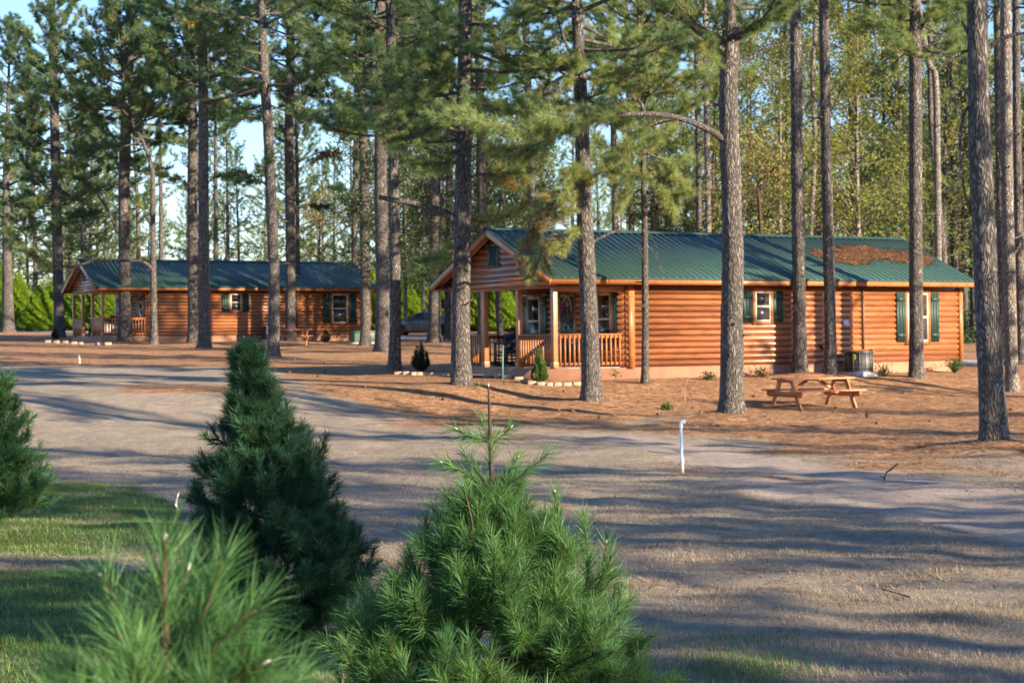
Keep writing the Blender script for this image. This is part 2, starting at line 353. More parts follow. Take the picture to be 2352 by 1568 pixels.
# straw mounds at the trees are added below through MOUNDS
MOUNDS = []
def ground_mesh():
    Zm = Z.copy()
    for (mx, my, r, h) in MOUNDS:
        Zm += h * np.exp(-((X - mx) ** 2 + (Y - my) ** 2) / (r * r))
    g = MB(); nx = len(gx_); ny = len(gy_)
    i = np.arange(ny - 1)[:, None] * nx; j = np.arange(nx - 1)[None]
    g.add(np.stack([X.ravel(), Y.ravel(), Zm.ravel()], 1), np.stack([i + j, i + j + 1, i + nx + j + 1, i + nx + j], -1).reshape(-1, 4))
    k = NT('ground_cover'); v = k.coord()
    n1 = k.noise(v, .9, 6, .65); n2 = k.noise(v, 5, 6, .65); n3 = k.noise(v, 38, 5, .7); n4 = k.noise(k.coord((1, 3.2, 1)), 16, 5, .7, .6)
    fine = k.math('ADD', k.math('MULTIPLY', n3, .55), k.math('MULTIPLY', n2, .45))
    lawn = k.ramp(fine, [(.34, (.17, .145, .115)), (.5, (.31, .268, .21)), (.66, (.46, .405, .325))])
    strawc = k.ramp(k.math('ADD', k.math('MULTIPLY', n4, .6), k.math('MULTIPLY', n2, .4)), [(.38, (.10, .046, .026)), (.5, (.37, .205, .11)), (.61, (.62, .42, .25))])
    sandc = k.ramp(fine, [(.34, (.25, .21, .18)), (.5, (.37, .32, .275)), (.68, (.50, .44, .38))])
    greenc = k.ramp(fine, [(.35, (.035, .06, .018)), (.5, (.08, .125, .03)), (.68, (.22, .2, .08))])
    def mask(nm, nz, w):
        a = k.math('ADD', k.attr(nm), k.math('MULTIPLY', k.math('SUBTRACT', nz, .5), w))
        return k.ramp(a, [(.3, (0, 0, 0)), (.7, (1, 1, 1))])
    brk = k.math('ADD', k.math('MULTIPLY', n1, .5), k.math('MULTIPLY', n2, .5))
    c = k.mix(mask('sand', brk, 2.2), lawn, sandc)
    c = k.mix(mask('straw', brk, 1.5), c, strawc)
    c = k.mix(mask('green', brk, 1.6), c, greenc)
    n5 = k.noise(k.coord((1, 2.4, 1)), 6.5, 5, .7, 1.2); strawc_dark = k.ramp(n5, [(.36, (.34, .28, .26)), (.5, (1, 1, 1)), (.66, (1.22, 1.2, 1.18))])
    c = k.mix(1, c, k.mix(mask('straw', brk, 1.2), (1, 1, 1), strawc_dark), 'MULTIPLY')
    c = k.mix(1, c, k.ramp(n1, [(.3, (.82, .8, .8)), (.7, (1.1, 1.1, 1.1))]), 'MULTIPLY')
    k.col(c); k.set(.95, .1)
    k.bump(k.math('ADD', fine, k.math('MULTIPLY', n4, .5)), 1.0, .06)
    o = g.build('ground', k.m, smooth=True)
    for nm, ar in (('straw', st), ('sand', sa), ('green', gr)):
        a = o.data.attributes.new(nm, 'FLOAT', 'POINT'); a.data.foreach_set('value', ar.astype(np.float32))
    tag(o, kind='structure')

# ------------------------------------------------------------------ log cabins
CW, WH, SLOPE, OE = 5.65, 2.749, .4464, .488
def cabin(name, label, x, y, z, th, L, second=False):
    root = thing(name, label, 'log cabin', (x, y, z), th, 'green roofed log cabins')
    OL, OR_ = .42, .30; PD = 2.35
    fr = lambda a, b, o: (a, -o, b)                 # on the long front wall: along, up, out
    inn = lambda a, b, o: (PD - o, a, b)            # on the wall behind the porch
    lm = M['log']; tm = M['trim']
    H = .1685; N = 13; W0 = .325
    def logwall(mb, mp, a0, a1, w0=W0, n=N, clip=None):
        for i in range(n):
            b0 = w0 + i * H; lo0, hi0 = a0, a1
            prof = [(b0, .0)] + [(b0 + H * t, .003 + .078 * math.sin(math.pi * (.06 + .88 * t)) ** .8) for t in (0.02, .12, .25, .4, .55, .7, .84, .94, .985)] + [(b0 + H, .0)]
            v = []; 
            for (b, o) in prof:
                l, h_ = (lo0, hi0) if clip is None else clip(b)
                if h_ <= l: l = h_ = (l + h_) / 2
                v.append(mp(l, b, o)); v.append(mp(h_, b, o))
            k = len(prof); q = [[2 * j, 2 * j + 1, 2 * j + 3, 2 * j + 2] for j in range(k - 1)]
            mb.add(v, [np.array(q), np.arange(0, 2 * k, 2)[None], np.arange(1, 2 * k, 2)[::-1][None]])
    w = MB(); logwall(w, fr, PD, L); w.box((PD, .0, .3), (L, .12, 2.9)); w.build('front_wall', lm, root)
    w = MB(); logwall(w, inn, .002, CW - .002); w.box((PD, .125, .3), (PD + .1, CW - .125, 2.9)); w.build('porch_wall', lm, root)
    w = MB(); logwall(w, lambda a, b, o: (L + o, a, b), .0, CW); w.box((L - .1, .125, .3), (L, CW - .125, 2.6)); w.build('end_wall', lm, root)
    w = MB(); w.box((PD, CW - .12, .3), (L, CW, 2.9)); w.build('back_wall', lm, root)
    # gables
    def clipg(b):
        top = (b + .03 - (WH + OE * SLOPE - .1)) / SLOPE
        m_ = max(top, 0); return (m_, CW - m_)
    ng = 10
    w = MB(); logwall(w, lambda a, b, o: (-o, a, b), 0, CW, 2.57, ng, clipg)
    w.prism([(0, 0, 2.57), (0, CW, 2.57), (0, CW, 2.85), (0, CW / 2, 4.05), (0, 0, 2.85)], (.1, 0, 0)); w.build('gable_wall', lm, root)
    w = MB(); logwall(w, lambda a, b, o: (L + o, a, b), 0, CW, 2.52, ng, clipg)
    w.prism([(L, 0, 2.52), (L, CW, 2.52), (L, CW, 2.85), (L, CW / 2, 4.05), (L, 0, 2.85)], (-.1, 0, 0)); w.build('gable_wall', lm, root)
    # roof
    u0, u1 = -OL, L + OR_; rw = WH + (CW / 2 + OE) * SLOPE; ev = -OE - .03; ew = WH - .03 * SLOPE
    r = MB(); t = .03
    nrm_ = V3(0, -SLOPE, 1) / math.hypot(1, SLOPE)
    for sgn in (0, 1):
        f_ = (lambda v: v) if not sgn else (lambda v: CW - v)
        a = [(u0, f_(ev), ew), (u1, f_(ev), ew), (u1, f_(CW / 2), rw), (u0, f_(CW / 2), rw)]
        b = [(p[0], p[1], p[2] + t) for p in a]
        r.add(a + b, np.array([[0, 1, 2, 3], [4, 5, 6, 7], [0, 1, 5, 4], [1, 2, 6, 5], [2, 3, 7, 6], [3, 0, 4, 7]]))
        k = int((u1 - u0) / .229); us = np.linspace(u0 + .02, u1 - .02, k + 1)
        for uu in us:
            rr_ = [(uu - .028, 0), (uu - .012, .016), (uu + .012, .016), (uu + .028, 0)]
            v = [(q, f_(ev - .004), ew + t + hh) for q, hh in rr_] + [(q, f_(CW / 2), rw + t + hh) for q, hh in rr_]
            r.add(v, np.array([[0, 1, 5, 4], [1, 2, 6, 5], [2, 3, 7, 6]])); r.add(v[:4], np.array([[0, 1, 2, 3]]))
    ro = r.build('roof', M['roof'], root)
    c = MB(); cw = .17
    for sgn in (-1, 1):
        c.add([(u0 - .01, CW / 2, rw + t + .035), (u1 + .01, CW / 2, rw + t + .035), (u1 + .01, CW / 2 + sgn * cw, rw + t + .03 - cw * SLOPE), (u0 - .01, CW / 2 + sgn * cw, rw + t + .03 - cw * SLOPE)], np.array([[0, 1, 2, 3]]))
    c.build('ridge_cap', M['roof'], ro)
    for sgn in (0, 1):                       # fascias and soffits along the eaves
        f_ = (lambda v: v) if not sgn else (lambda v: CW - v)
        b = MB(); b.box((u0 + .02, f_(-OE), WH - .155), (u1 - .02, f_(-OE + .035), WH - .012)); b.build('fascia', tm, root)
        b = MB(); b.box((u0 + .05, f_(-OE + .037), WH - .15), (u1 - .05, f_(-.06), WH - .13)); b.build('soffit', M['raft'], root)
        for ue, dirn in ((u0, 1), (u1, -1)):      # rake boards
            b = MB(); p0 = V3(ue + dirn * .018, f_(-OE - .02), WH - .02 * SLOPE - .105); p1 = V3(ue + dirn * .018, f_(CW / 2), rw - .09)
            b.beam(p0, p1, .035, .185, (0, 0, 1)); b.build('rake_board', tm, root)
        b = MB(); 
        b.add([(u0 + .04, f_(-OE + .06), WH - .05), (-.06, f_(-OE + .06), WH - .05), (-.06, f_(CW / 2), rw - .06), (u0 + .04, f_(CW / 2), rw - .06),
               (u0 + .04, f_(-OE + .06), WH - .03), (-.06, f_(-OE + .06), WH - .03), (-.06, f_(CW / 2), rw - .04), (u0 + .04, f_(CW / 2), rw - .04)],
              np.array([[0, 1, 2, 3], [4, 5, 6, 7], [0, 1, 5, 4], [2, 3, 7, 6], [0, 3, 7, 4], [1, 2, 6, 5]]))
        b.build('gable_soffit', M['raft'], root)
    b = MB(); b.box((.0, .0, 2.535), (.09, CW, 2.568)); b.box((-.02, -.01, 2.50), (.10, CW + .01, 2.535)); b.box((.1, 0, 2.4), (PD, .09, 2.6)); b.build('header_beam', M['raft'], root)
    b = MB(); b.box((.11, .1, 2.60), (PD - .06, CW - .1, 2.63)); b.build('porch_ceiling', M['raft'], root)
    b = MB(); b.box((-.04, -.02, -.5), (L - .28, CW, .312)); fo = b.build('foundation', M['concrete'], root)
    b = MB(); b.box((.05, .1, .314), (PD - .06, CW - .1, .33)); b.build('porch_floor', M['slab'], fo)
    # corner boards
    for (a, b_, o1) in ((2.42, 2.61, .1), (L - .05, L + .1, .1)):
        q = MB(); q.box(fr(a, .3, -.02), fr(b_, 2.57, o1)); q.build('corner_board', tm, root)
    q = MB(); q.box((PD + .02, -.03, .3), (2.415, .02, 2.57)); q.build('corner_board', tm, root)
    # porch posts
    pv = [.075, 1.9, 3.78, CW - .075]; posts = []
    for v_ in pv:
        q = MB(); q.box((.01, v_ - .072, .33), (.15, v_ + .072, 2.50)); p = q.build('post', tm, root, bevel=.006)
        q = MB(); q.box((-.005, v_ - .09, .331), (.165, v_ + .09, .50)); q.build('post_base', M['raft'], p, bevel=.006)
    # railings
    def railing(p0, p1, nb, outv):
        p0 = V3(*p0); p1 = V3(*p1); e = nrm(p1 - p0); ov = V3(*outv)
        q = MB(); q.beam(p0 + V3(0, 0, 1.235), p1 + V3(0, 0, 1.235), .11, .035); rt = q.build('railing', M['raft'], root)
        q = MB(); q.beam(p0 + V3(0, 0, 1.175), p1 + V3(0, 0, 1.175), .035, .08); q.build('top_rail', M['raft'], rt)
        q = MB(); q.beam(p0 + V3(0, 0, .43), p1 + V3(0, 0, .43), .035, .08); q.build('bottom_rail', M['raft'], rt)
        for k in range(nb):
            c = p0 + (p1 - p0) * (k + .5) / nb + ov * .036
            q = MB(); q.beam(c + V3(0, 0, .375), c + V3(0, 0, 1.215), .038, .038, up=tuple(e)); q.build('baluster', tm, rt)
    railing((.17, .075, 0), (2.42, .075, 0), 15, (0, -1, 0))
    for a, b in ((0, 1), (2, 3)): railing((.075, pv[a] + .075, 0), (.075, pv[b] - .075, 0), 13 if not second else 15, (-1, 0, 0))
    railing((.17, CW - .075, 0), (PD - .06, CW - .075, 0), 14, (0, 1, 0))
    # windows, shutters, door
    def window(mp, a0, a1, b0, b1, sill=True, sh=(.3, .3), shm='shutterdark', off=0.):
        T = .09
        q = MB()
        for lo, hi in (((a0 - T, b0 - T), (a0, b1 + T)), ((a1, b0 - T), (a1 + T, b1 + T)), ((a0, b1), (a1, b1 + T)), ((a0, b0 - T), (a1, b0))):
            q.box(mp(lo[0], lo[1], -.01), mp(hi[0], hi[1], .104))
        wi = q.build('window', tm, root)
        q = MB(); f = .045; m_ = (b0 + b1) / 2
        for lo, hi in (((a0, b0), (a0 + f, b1)), ((a1 - f, b0), (a1, b1)), ((a0 + f, b1 - f), (a1 - f, b1)), ((a0 + f, b0), (a1 - f, b0 + f)), ((a0 + f, m_ - .025), (a1 - f, m_ + .03))):
            q.box(mp(lo[0], lo[1], -.01), mp(hi[0], hi[1], .099))
        q.build('sash', M['vinyl'], wi)
        q = MB(); q.box(mp(a0 + f, m_ + .03, .0), mp(a1 - f, b1 - f, .088)); q.build('pane', M['glass'], wi)
        q = MB(); q.box(mp(a0 + f, b0 + f, .0), mp(a1 - f, m_ - .025, .091)); q.build('pane', M['screen'], wi)
        for sgn, c in ((-1, a0 - T - .012), (1, a1 + T + .012)):
            if sh[(sgn + 1) // 2] <= 0: continue
            w_ = sh[(sgn + 1) // 2]; lo, hi = (c - w_, c) if sgn < 0 else (c, c + w_)
            q = MB(); nbd = 3
            for k in range(nbd):
                q.box(mp(lo + w_ * k / nbd + .002, b0 - .02, .05), mp(lo + w_ * (k + 1) / nbd - .002, b1 + .02, .102))
            s = q.build('shutter', M[shm], root)
            q = MB(); hh = b1 - b0
            for bb in (b0 + hh * .09, b1 - hh * .09 - .11):
                q = MB(); q.box(mp(lo - .003, bb, .07), mp(hi + .003, bb + .11, .122)); q.build('batten', M[shm], s)
    if not second:
        window(fr, 6.86, 7.42, 1.56, 2.43, sh=(.34, .36)); window(fr, 12.75, 13.59, .93, 2.40, sh=(.35, .35))
        window(inn, 4.32, 5.0, .95, 2.36, sh=(.27, .30), shm='shutter'); window(inn, .58, 1.25, .95, 2.38, sh=(.22, .30), shm='shutter')
    else:
        window(fr, 6.69, 7.27, 1.56, 2.44, sh=(.36, .34)); window(fr, 12.30, 13.15, .93, 2.42, sh=(.42, .44))
        window(inn, 4.32, 5.0, .95, 2.36, sh=(.27, .30), shm='shutter'); window(inn, .58, 1.25, .95, 2.38, sh=(.25, .30), shm='shutter')
    q = MB()
    for lo, hi in (((2.36, .33), (2.45, 2.42)), ((3.13, .33), (3.22, 2.42)), ((2.45, 2.33), (3.13, 2.42))): q.box(inn(lo[0], lo[1], -.01), inn(hi[0], hi[1], .104))
    d = q.build('door', tm, root)
    q = MB(); q.box(inn(2.452, .34, 0), inn(3.128, 2.328, .088)); 
    for (x0, x1) in ((2.53, 2.75), (2.83, 3.05)):
        for (y0, y1) in ((.5, 1.1), (1.25, 1.5)): q.box(inn(x0, y0, .08), inn(x1, y1, .096))
    q.build('door_panel', M['door'], d)
    q = MB(); q.box(inn(2.56, 1.62, .08), inn(3.02, 2.2, .093)); q.build('door_pane', M['glass'], d)
    q = MB(); q.tube([inn(2.51, 1.3, .085), inn(2.51, 1.3, .125)], .012, 8); q.tube([inn(2.51, 1.3, .125), inn(2.51, 1.3, .155), inn(2.51, 1.3, .165)], [.02, .032, .01], 10); q.build('door_knob', M['brass'], d)
    # gable vent
    q = MB()
    for lo, hi in (((2.71, 3.17), (2.79, 3.86)), ((3.2, 3.17), (3.28, 3.86)), ((2.79, 3.78), (3.2, 3.86)), ((2.79, 3.17), (3.2, 3.25))): q.box((-.1, lo[0], lo[1]), (-.0, hi[0], hi[1]))
    ve = q.build('gable_vent', M['shutter'], root)
    q = MB()
    for k in range(7):
        b = 3.26 + k * .075; q.add([(-.098, 2.79, b), (-.098, 3.2, b), (-.086, 3.2, b + .07), (-.086, 2.79, b + .07), (-.092, 2.79, b - .008), (-.092, 3.2, b - .008), (-.084, 3.2, b + .062), (-.084, 2.79, b + .062)],
              np.array([[0, 1, 2, 3], [4, 5, 6, 7], [0, 1, 5, 4], [2, 3, 7, 6]]))
    q.box((-.083, 2.79, 3.25), (-.01, 3.2, 3.78)); q.build('louvre', M['shutterdark'], ve)
    pu = 10.95 if not second else 10.31
    q = MB(); q.tube([fr(pu, .72, .105), fr(pu, 1.6, .105), fr(pu, 2.57, .105)], .034, 10); q.build('conduit', M['conduit'], root)
    if not second:
        q = MB(); q.box(fr(10.2, 1.41, .03), fr(10.38, 1.58, .08)); bx = q.build('vent_cover', M['white'], root)
        q = MB(); q.add([fr(10.2, 1.58, .082), fr(10.38, 1.58, .082), fr(10.38, 1.42, .17), fr(10.2, 1.42, .17), fr(10.2, 1.42, .082), fr(10.38, 1.42, .082)], [np.array([[0, 1, 2, 3], [2, 3, 4, 5]]), np.array([[0, 3, 4], [1, 2, 5]])]); q.build('hood', M['white'], bx)
        q = MB(); q.box(fr(9.29, .73, .03), fr(9.39, .86, .09)); q.tube([fr(9.34, .8, .07), fr(9.34, .79, .13), fr(9.34, .72, .16)], .03, 10); q.build('dryer_outlet', M['black'], root)
        q = MB(); q.tube([fr(11.3, .68, .05), fr(11.3, .68, .16), fr(11.3, .62, .18)], .016, 8); q.tube([fr(11.25, .72, .12), fr(11.35, .72, .12)], .012, 6); q.tube([fr(11.3, .68, .12), fr(11.3, .725, .12)], .01, 6); q.build('spigot', M['brass'], root)
        # ceiling fan under the porch roof
        q = MB(); cxu, cyv = 1.25, 2.2
        q.tube([(cxu, cyv, 2.6), (cxu, cyv, 2.45)], .02, 8); q.lathe([(.02, 2.46), (.1, 2.44), (.11, 2.36), (.05, 2.33), (.01, 2.32)], (cxu, cyv, 0), 16)
        fan = q.build('ceiling_fan', M['black'], root)
        for k in range(4):
            a = k * math.pi / 2 + .5; q = MB(); e = V3(math.cos(a), math.sin(a), 0); q.beam(V3(cxu, cyv, 2.4) + e * .1, V3(cxu, cyv, 2.4) + e * .62, .12, .012); q.build('blade', M['black'], fan)
    return root
cab1 = cabin('log_cabin', 'nearer log cabin with pine straw lying on its green metal roof', C1X, C1Y, EYE - 1.1174, TH, 14.95)
cab2 = cabin('log_cabin', 'farther log cabin on the left with a clean green metal roof', -20.3728, 92.7383, EYE + .0566, .4845, 14.45, True)
def c1(u, v, w): c, s = math.cos(TH), math.sin(TH); return V3(C1X + u * c - v * s, C1Y + u * s + v * c, EYE - 1.1174 + w)
def c2(u, v, w): c, s = math.cos(.4845), math.sin(.4845); return V3(-20.3728 + u * c - v * s, 92.7383 + u * s + v * c, EYE + .0566 + w)

# pine straw drifted on the near roof
def roofpt(u, f):                                  # f: 0 ridge .. 1 eave on the front slope
    v = CW / 2 - f * (CW / 2 + OE); w = WH + (v + OE) * SLOPE + .03
    return u, v, w
q = MB(); us = np.linspace(10.2, 15.1, 98); fs = np.linspace(.16, .72, 40)
dens = lambda u, f: (1 - ((u - 12.75) / 2.5) ** 4) - 1.3 * ((f - .43 + .05 * math.sin(u * 2.1)) / .2) ** 2 + .45 * math.sin(u * 3.7 + 9 * f) * math.sin(u * 1.3 + 23 * f) + .25 * math.sin(7 * u - 30 * f)
for i in range(len(us) - 1):
    for j in range(len(fs) - 1):
        if dens((us[i] + us[i + 1]) / 2, (fs[j] + fs[j + 1]) / 2) > .12:
            P = [V3(*c1(*roofpt(a, b))) + V3(0, 0, .022 + .004 * math.sin(a * 17 + b * 60)) for a, b in ((us[i], fs[j]), (us[i + 1], fs[j]), (us[i + 1], fs[j + 1]), (us[i], fs[j + 1]))]
            q.add(P, np.array([[0, 1, 2, 3]]), rng.uniform(.02, .42))
PP = []
while len(PP) < 4200:
    u, f = rng.uniform(10.1, 15.15), rng.uniform(.12, .75)
    if dens(u, f) > rng.uniform(-1.1, .4): PP.append(c1(*roofpt(u, f)) + V3(0, 0, .04))
for _ in range(900): PP.append(c1(*roofpt(rng.uniform(-.3, 15.1), rng.uniform(.02, .98))) + V3(0, 0, .012))
PP = np.array(PP); a = rng.uniform(0, math.pi, len(PP)); e = np.stack([np.cos(a), np.sin(a), rng.uniform(-.1, .35, len(PP))], 1) * .11; sdv = np.stack([-np.sin(a), np.cos(a), 0 * a], 1) * .006
q.add(np.stack([PP - e - sdv, PP - e + sdv, PP + e], 1).reshape(-1, 3), np.arange(3 * len(PP)).reshape(-1, 3), np.repeat(rng.uniform(.0, .6, len(PP)), 3))
tag(q.build('pine_straw', M['straw'], tint=True), 'drift of brown pine straw lying on the nearer green roof', 'pine straw', kind='stuff')
# ------------------------------------------------------------------ foliage helpers
def perp(A, g):
    r = g.normal(size=A.shape); return nrm(np.cross(A, r))
def needles(mb, P, A, n, L, w, tint, g, spread=(.15, 1.15), droop=.12, bend=False):
    """P,A (N,3): shoot points and axes; n needles at each."""
    t = np.repeat(np.broadcast_to(np.asarray(tint, float), (len(P),)), n); P = np.repeat(P, n, 0); A = np.repeat(A, n, 0); t = t + g.normal(0, .07, len(P))
    ph = g.uniform(*spread, len(P))[:, None]
    d = nrm(A * np.cos(ph) + perp(A, g) * np.sin(ph)); d[:, 2] -= droop; d = nrm(d)
    l = (L * g.uniform(.75, 1.15, len(P)))[:, None]; s = perp(d, g) * w / 2
    if not bend:
        v = np.stack([P - s, P + s, P + d * l], 1).reshape(-1, 3)
        mb.add(v, np.arange(len(v)).reshape(-1, 3), np.repeat(np.clip(t, 0, 1), 3))
    else:
        mid = P + d * l * .55; tip = P + d * l + np.array([0, 0, -1.]) * l * g.uniform(-.06, .16, len(P))[:, None]
        v = np.stack([P - s, P + s, mid + s * .9, mid - s * .9, tip], 1).reshape(-1, 3); k = np.arange(len(P))[:, None] * 5
        mb.add(v, [k + np.array([[0, 1, 2, 3]]), k + np.array([[3, 2, 4]])], np.repeat(np.clip(t, 0, 1), 5))
def leaves(mb, P, n, size, spread, tint, g, flat=.3):
    P = np.repeat(P, n, 0) + g.normal(0, spread, (len(P) * n, 3)) * np.array([1, 1, .75])
    t = np.clip(np.repeat(np.broadcast_to(np.asarray(tint, float), (len(P) // n,)), n) + g.normal(0, .13, len(P)), 0, 1)
    d = nrm(g.normal(size=P.shape) + np.array([0, 0, -flat])); s = perp(d, g); l = (size * g.uniform(.6, 1.25, len(P)))[:, None]
    v = np.stack([P, P + d * l * .5 + s * l * .28, P + d * l, P + d * l * .5 - s * l * .28], 1).reshape(-1, 3)
    mb.add(v, np.arange(len(v)).reshape(-1, 4), np.repeat(t, 4))

def limb_foliage(crown, wood_, path, g, start=.35, nsub=3., tl=.75, ntuft=9, n=16, L=.19, w=.011, tint=.5, sag=0., hide=None):
    """branchlets with needle tufts along the outer part of a limb"""
    P = np.asarray(path); seg = np.linalg.norm(np.diff(P, axis=0), axis=1); cum = np.concatenate([[0], np.cumsum(seg)]); tot = cum[-1]
    ns = max(2, int(tot * (1 - start) * nsub)); pts = []; axs = []; tn = []
    for k in range(ns + 1):
        s = tot * (start + (1 - start) * (k + g.uniform(-.3, .3)) / ns); s = min(max(s, 0), tot)
        p = np.array([np.interp(s, cum, P[:, i]) for i in range(3)]); q = np.array([np.interp(min(s + .2, tot), cum, P[:, i]) for i in range(3)])
        d = q - p if np.linalg.norm(q - p) > 1e-3 else P[-1] - P[-2]
        d = nrm(d); sd_ = nrm(np.cross(d, V3(0, 0, 1))) * g.choice([-1, 1]); a = g.uniform(.3, 1.1) if k < ns else 0
        dd = nrm(d * math.cos(a) + sd_ * math.sin(a) * g.uniform(.5, 1) + V3(0, 0, g.uniform(-.15, .5) - sag)); ln = tl * g.uniform(.5, 1.2) * (1.1 - .35 * k / ns)
        e1 = p + dd * ln * .55; e2 = e1 + nrm(dd + V3(0, 0, .25 - sag)) * ln * .45
        if wood_ is not None: wood_.tube([p, e1, e2], [.012, .008, .004], 4, False)
        nt_ = max(3, int(ntuft * ln / tl)); tt = np.linspace(.3, 1, nt_)
        for t_ in tt:
            pt = p + (e1 - p) * t_ / .55 if t_ < .55 else e1 + (e2 - e1) * (t_ - .55) / .45
            pts.append(pt + g.normal(0, .05, 3)); ax = nrm(dd + g.normal(0, .35, 3) + V3(0, 0, .25 - sag * .6)); axs.append(ax)
        bt = tint + g.normal(0, .12); bt = .97 if g.random() < .02 else bt
        tn += [bt] * nt_
    needles(crown, np.array(pts), np.array(axs), n, L, w, tn, g)

def trunk_mesh(mb, path, rad, g, n=14, step=.22, flare=.7, base=None):
    P = smoothpath(path, 8); rr_in = np.interp(np.linspace(0, 1, len(P)), np.linspace(0, 1, len(rad)), rad)
    seg = np.linalg.norm(np.diff(P, axis=0), axis=1); cum = np.concatenate([[0], np.cumsum(seg)])
    ss = np.concatenate([np.array([0, .05, .1, .17, .25, .35, .48, .65]), np.arange(.85, cum[-1], step), [cum[-1]]]); ss = ss[ss <= cum[-1]]
    Q = np.stack([np.interp(ss, cum, P[:, i]) for i in range(3)], 1); r = np.interp(ss, cum, rr_in)
    fl = 1 + flare * np.exp(-ss / .3)
    d = 1 + g.normal(0, .022, (len(ss), n)); d = (d + np.roll(d, 1, 0) + np.roll(d, 1, 1)) / 3; d = 1 + (d - 1) * 1.9
    lobes = 1 + (.16 * np.exp(-ss / .3))[:, None] * np.sin(np.arange(n)[None] * 2 * math.pi / n * 4 + g.uniform(0, 6))
    mb.tube(Q, r * fl, n, True, d * lobes)
    return Q, r

LIMBS = 1.35
def crown_limbs(Q, g, zc, H, R, per_m, ztop, wood_, crown, lod, tint, zbase, sag=0., low_thin=1.):
    tot_t = Q[:, 2]
    nb = int((H - zc) * per_m * LIMBS); az0 = g.uniform(0, 6)
    for k in range(nb):
        t = (k + g.uniform(0, 1)) / nb; z = zc + t * (H - zc); 
        if t < .25 and g.random() > low_thin: continue
        p = np.array([np.interp(z + zbase, tot_t, Q[:, i]) for i in range(3)]); az = az0 + k * 2.4 + g.normal(0, .5)
        ln = R * (1 - t) ** .6 * (.55 + .45 * min(1, t / .2)) * g.uniform(.6, 1.15) + .3
        el = math.radians(-4 + 58 * t ** 1.2 + g.normal(0, 9)); e = V3(math.cos(az), math.sin(az), 0)
        p1 = p + (e * math.cos(el) + V3(0, 0, math.sin(el))) * ln * .5
        p2 = p1 + (e * math.cos(el + .25) + V3(0, 0, math.sin(el + .25))) * ln * .5 + g.normal(0, .1, 3)
        path = smoothpath([p, p1, p2], 3); hid = z > ztop
        r0 = .018 + .014 * ln
        wood_.tube(path, np.linspace(r0, .008, len(path)), 4 if hid else 5, False)
        tt = tint + g.normal(0, .1)
        if hid: limb_foliage(crown, None, path, g, .3, 1.6, .9, 5, 6, .28, .05, tt)
        else: limb_foliage(crown, wood_, path, g, .3, lod.get('nsub', 3.2), lod.get('tl', .75), lod.get('nt', 9), lod.get('n', 16), lod.get('L', .19), lod.get('w', .011), tt, sag)

TREES = 0
def pine(label, trunk, wpx, H=20., zc_py=300, R=2.6, per_m=3.4, lod=None, limbs=(), tint=.45, bark='bark', name='pine_tree', group='pine trees standing around the cabins', wtop=.8, low_thin=.8, sag=0., depth=None, sides=14, dead=(), mound=.1):
    global TREES; TREES += 1; g = np.random.default_rng(100 + TREES)
    lod = dict(lod or {})
    b = at(*trunk[0]) if depth is None else None
    if b is None:
        r_ = ray(trunk[0][0], trunk[0][1]); b = gz(r_[0] * depth, depth)
    D = b[1]; zb = b[2]
    if mound: MOUNDS.append((b[0], b[1], max(.55, 4.5 * wpx / 2 / F * D), mound))
    base = b - V3(0, 0, .12)
    pts = [base] + [wp(px, py, D) for px, py in trunk[1:]]
    d_ = nrm(pts[-1] - pts[-2]); top = pts[-1] + nrm(d_ * .6 + V3(0, 0, .8)) * max(1.5, zb + H - pts[-1][2]); pts.append(top)
    r0 = wpx / 2 / F * D; zz = np.array([p[2] - zb for p in pts]); zfr = EYE + .185 * D - zb
    rad = np.interp(np.clip(zz, 0, H), [0, zfr, H], [r0, r0 * wtop, .03]) if zfr < H else np.interp(zz, [0, H], [r0, .03])
    root = thing(name, label, 'pine tree', base, 0, group)
    tm = MB(); Q, r = trunk_mesh(tm, pts, rad, g, sides)
    crown = MB(); wood_ = tm
    zc = wp(trunk[0][0], zc_py, D)[2] - zb
    crown_limbs(Q, g, zc, H, R, per_m, EYE + .188 * D, wood_, crown, lod, tint, zb, sag, low_thin)
    for lb in limbs:        # explicit limbs: frame points, depth shift at the end, radius, foliage start
        P = lb['p']; n_ = len(P); dz = lb.get('dz', 0.)
        path = smoothpath([wp(px, py, D + dz * i / (n_ - 1)) for i, (px, py) in enumerate(P)], 5)
        wood_.tube(path, np.linspace(lb.get('r', .05), lb.get('r1', .012), len(path)), 8, True)
        if lb.get('f') is not None:
            limb_foliage(crown, wood_, path, g, lb['f'], lb.get('ns', 5.) * 1.25, lb.get('tl', .7) * 1.15, lb.get('nt', 14), lod.get('n', 18), lod.get('L', .19), lod.get('w', .011), lb.get('t', tint) + .1, lb.get('sag', .25))  # limb tint lifted, some sunlight put into the needle colour
    for _ in range(int(g.integers(3, 7))):        # broken branch stubs
        z_ = zb + g.uniform(1.8, max(3., min(zc + 2, 9.))); p_ = np.array([np.interp(z_, Q[:, 2], Q[:, i]) for i in range(3)]); a_ = g.uniform(0, 6.28); e_ = V3(math.cos(a_), math.sin(a_), g.uniform(-.1, .5)); rr_ = float(np.interp(z_, Q[:, 2], r))
        wood_.tube([p_ + e_ * rr_ * .8, p_ + e_ * (rr_ + .06), p_ + e_ * (rr_ + g.uniform(.12, .45))], [.035, .02, .012], 5, True)
    for (px0, py0, px1, py1) in dead:
        a_, b_ = wp(px0, py0, D), wp(px1, py1, D - .3); m_ = (a_ + b_) / 2 + V3(0, 0, g.uniform(-.08, .08))
        wood_.tube(smoothpath([a_, m_, b_], 3), np.linspace(.022, .008, 7), 5, True)
    tm.build('trunk', M[bark], root, True, base)
    if crown.n: crown.build('crown', M['needle'], root, False, base, True)
    return root

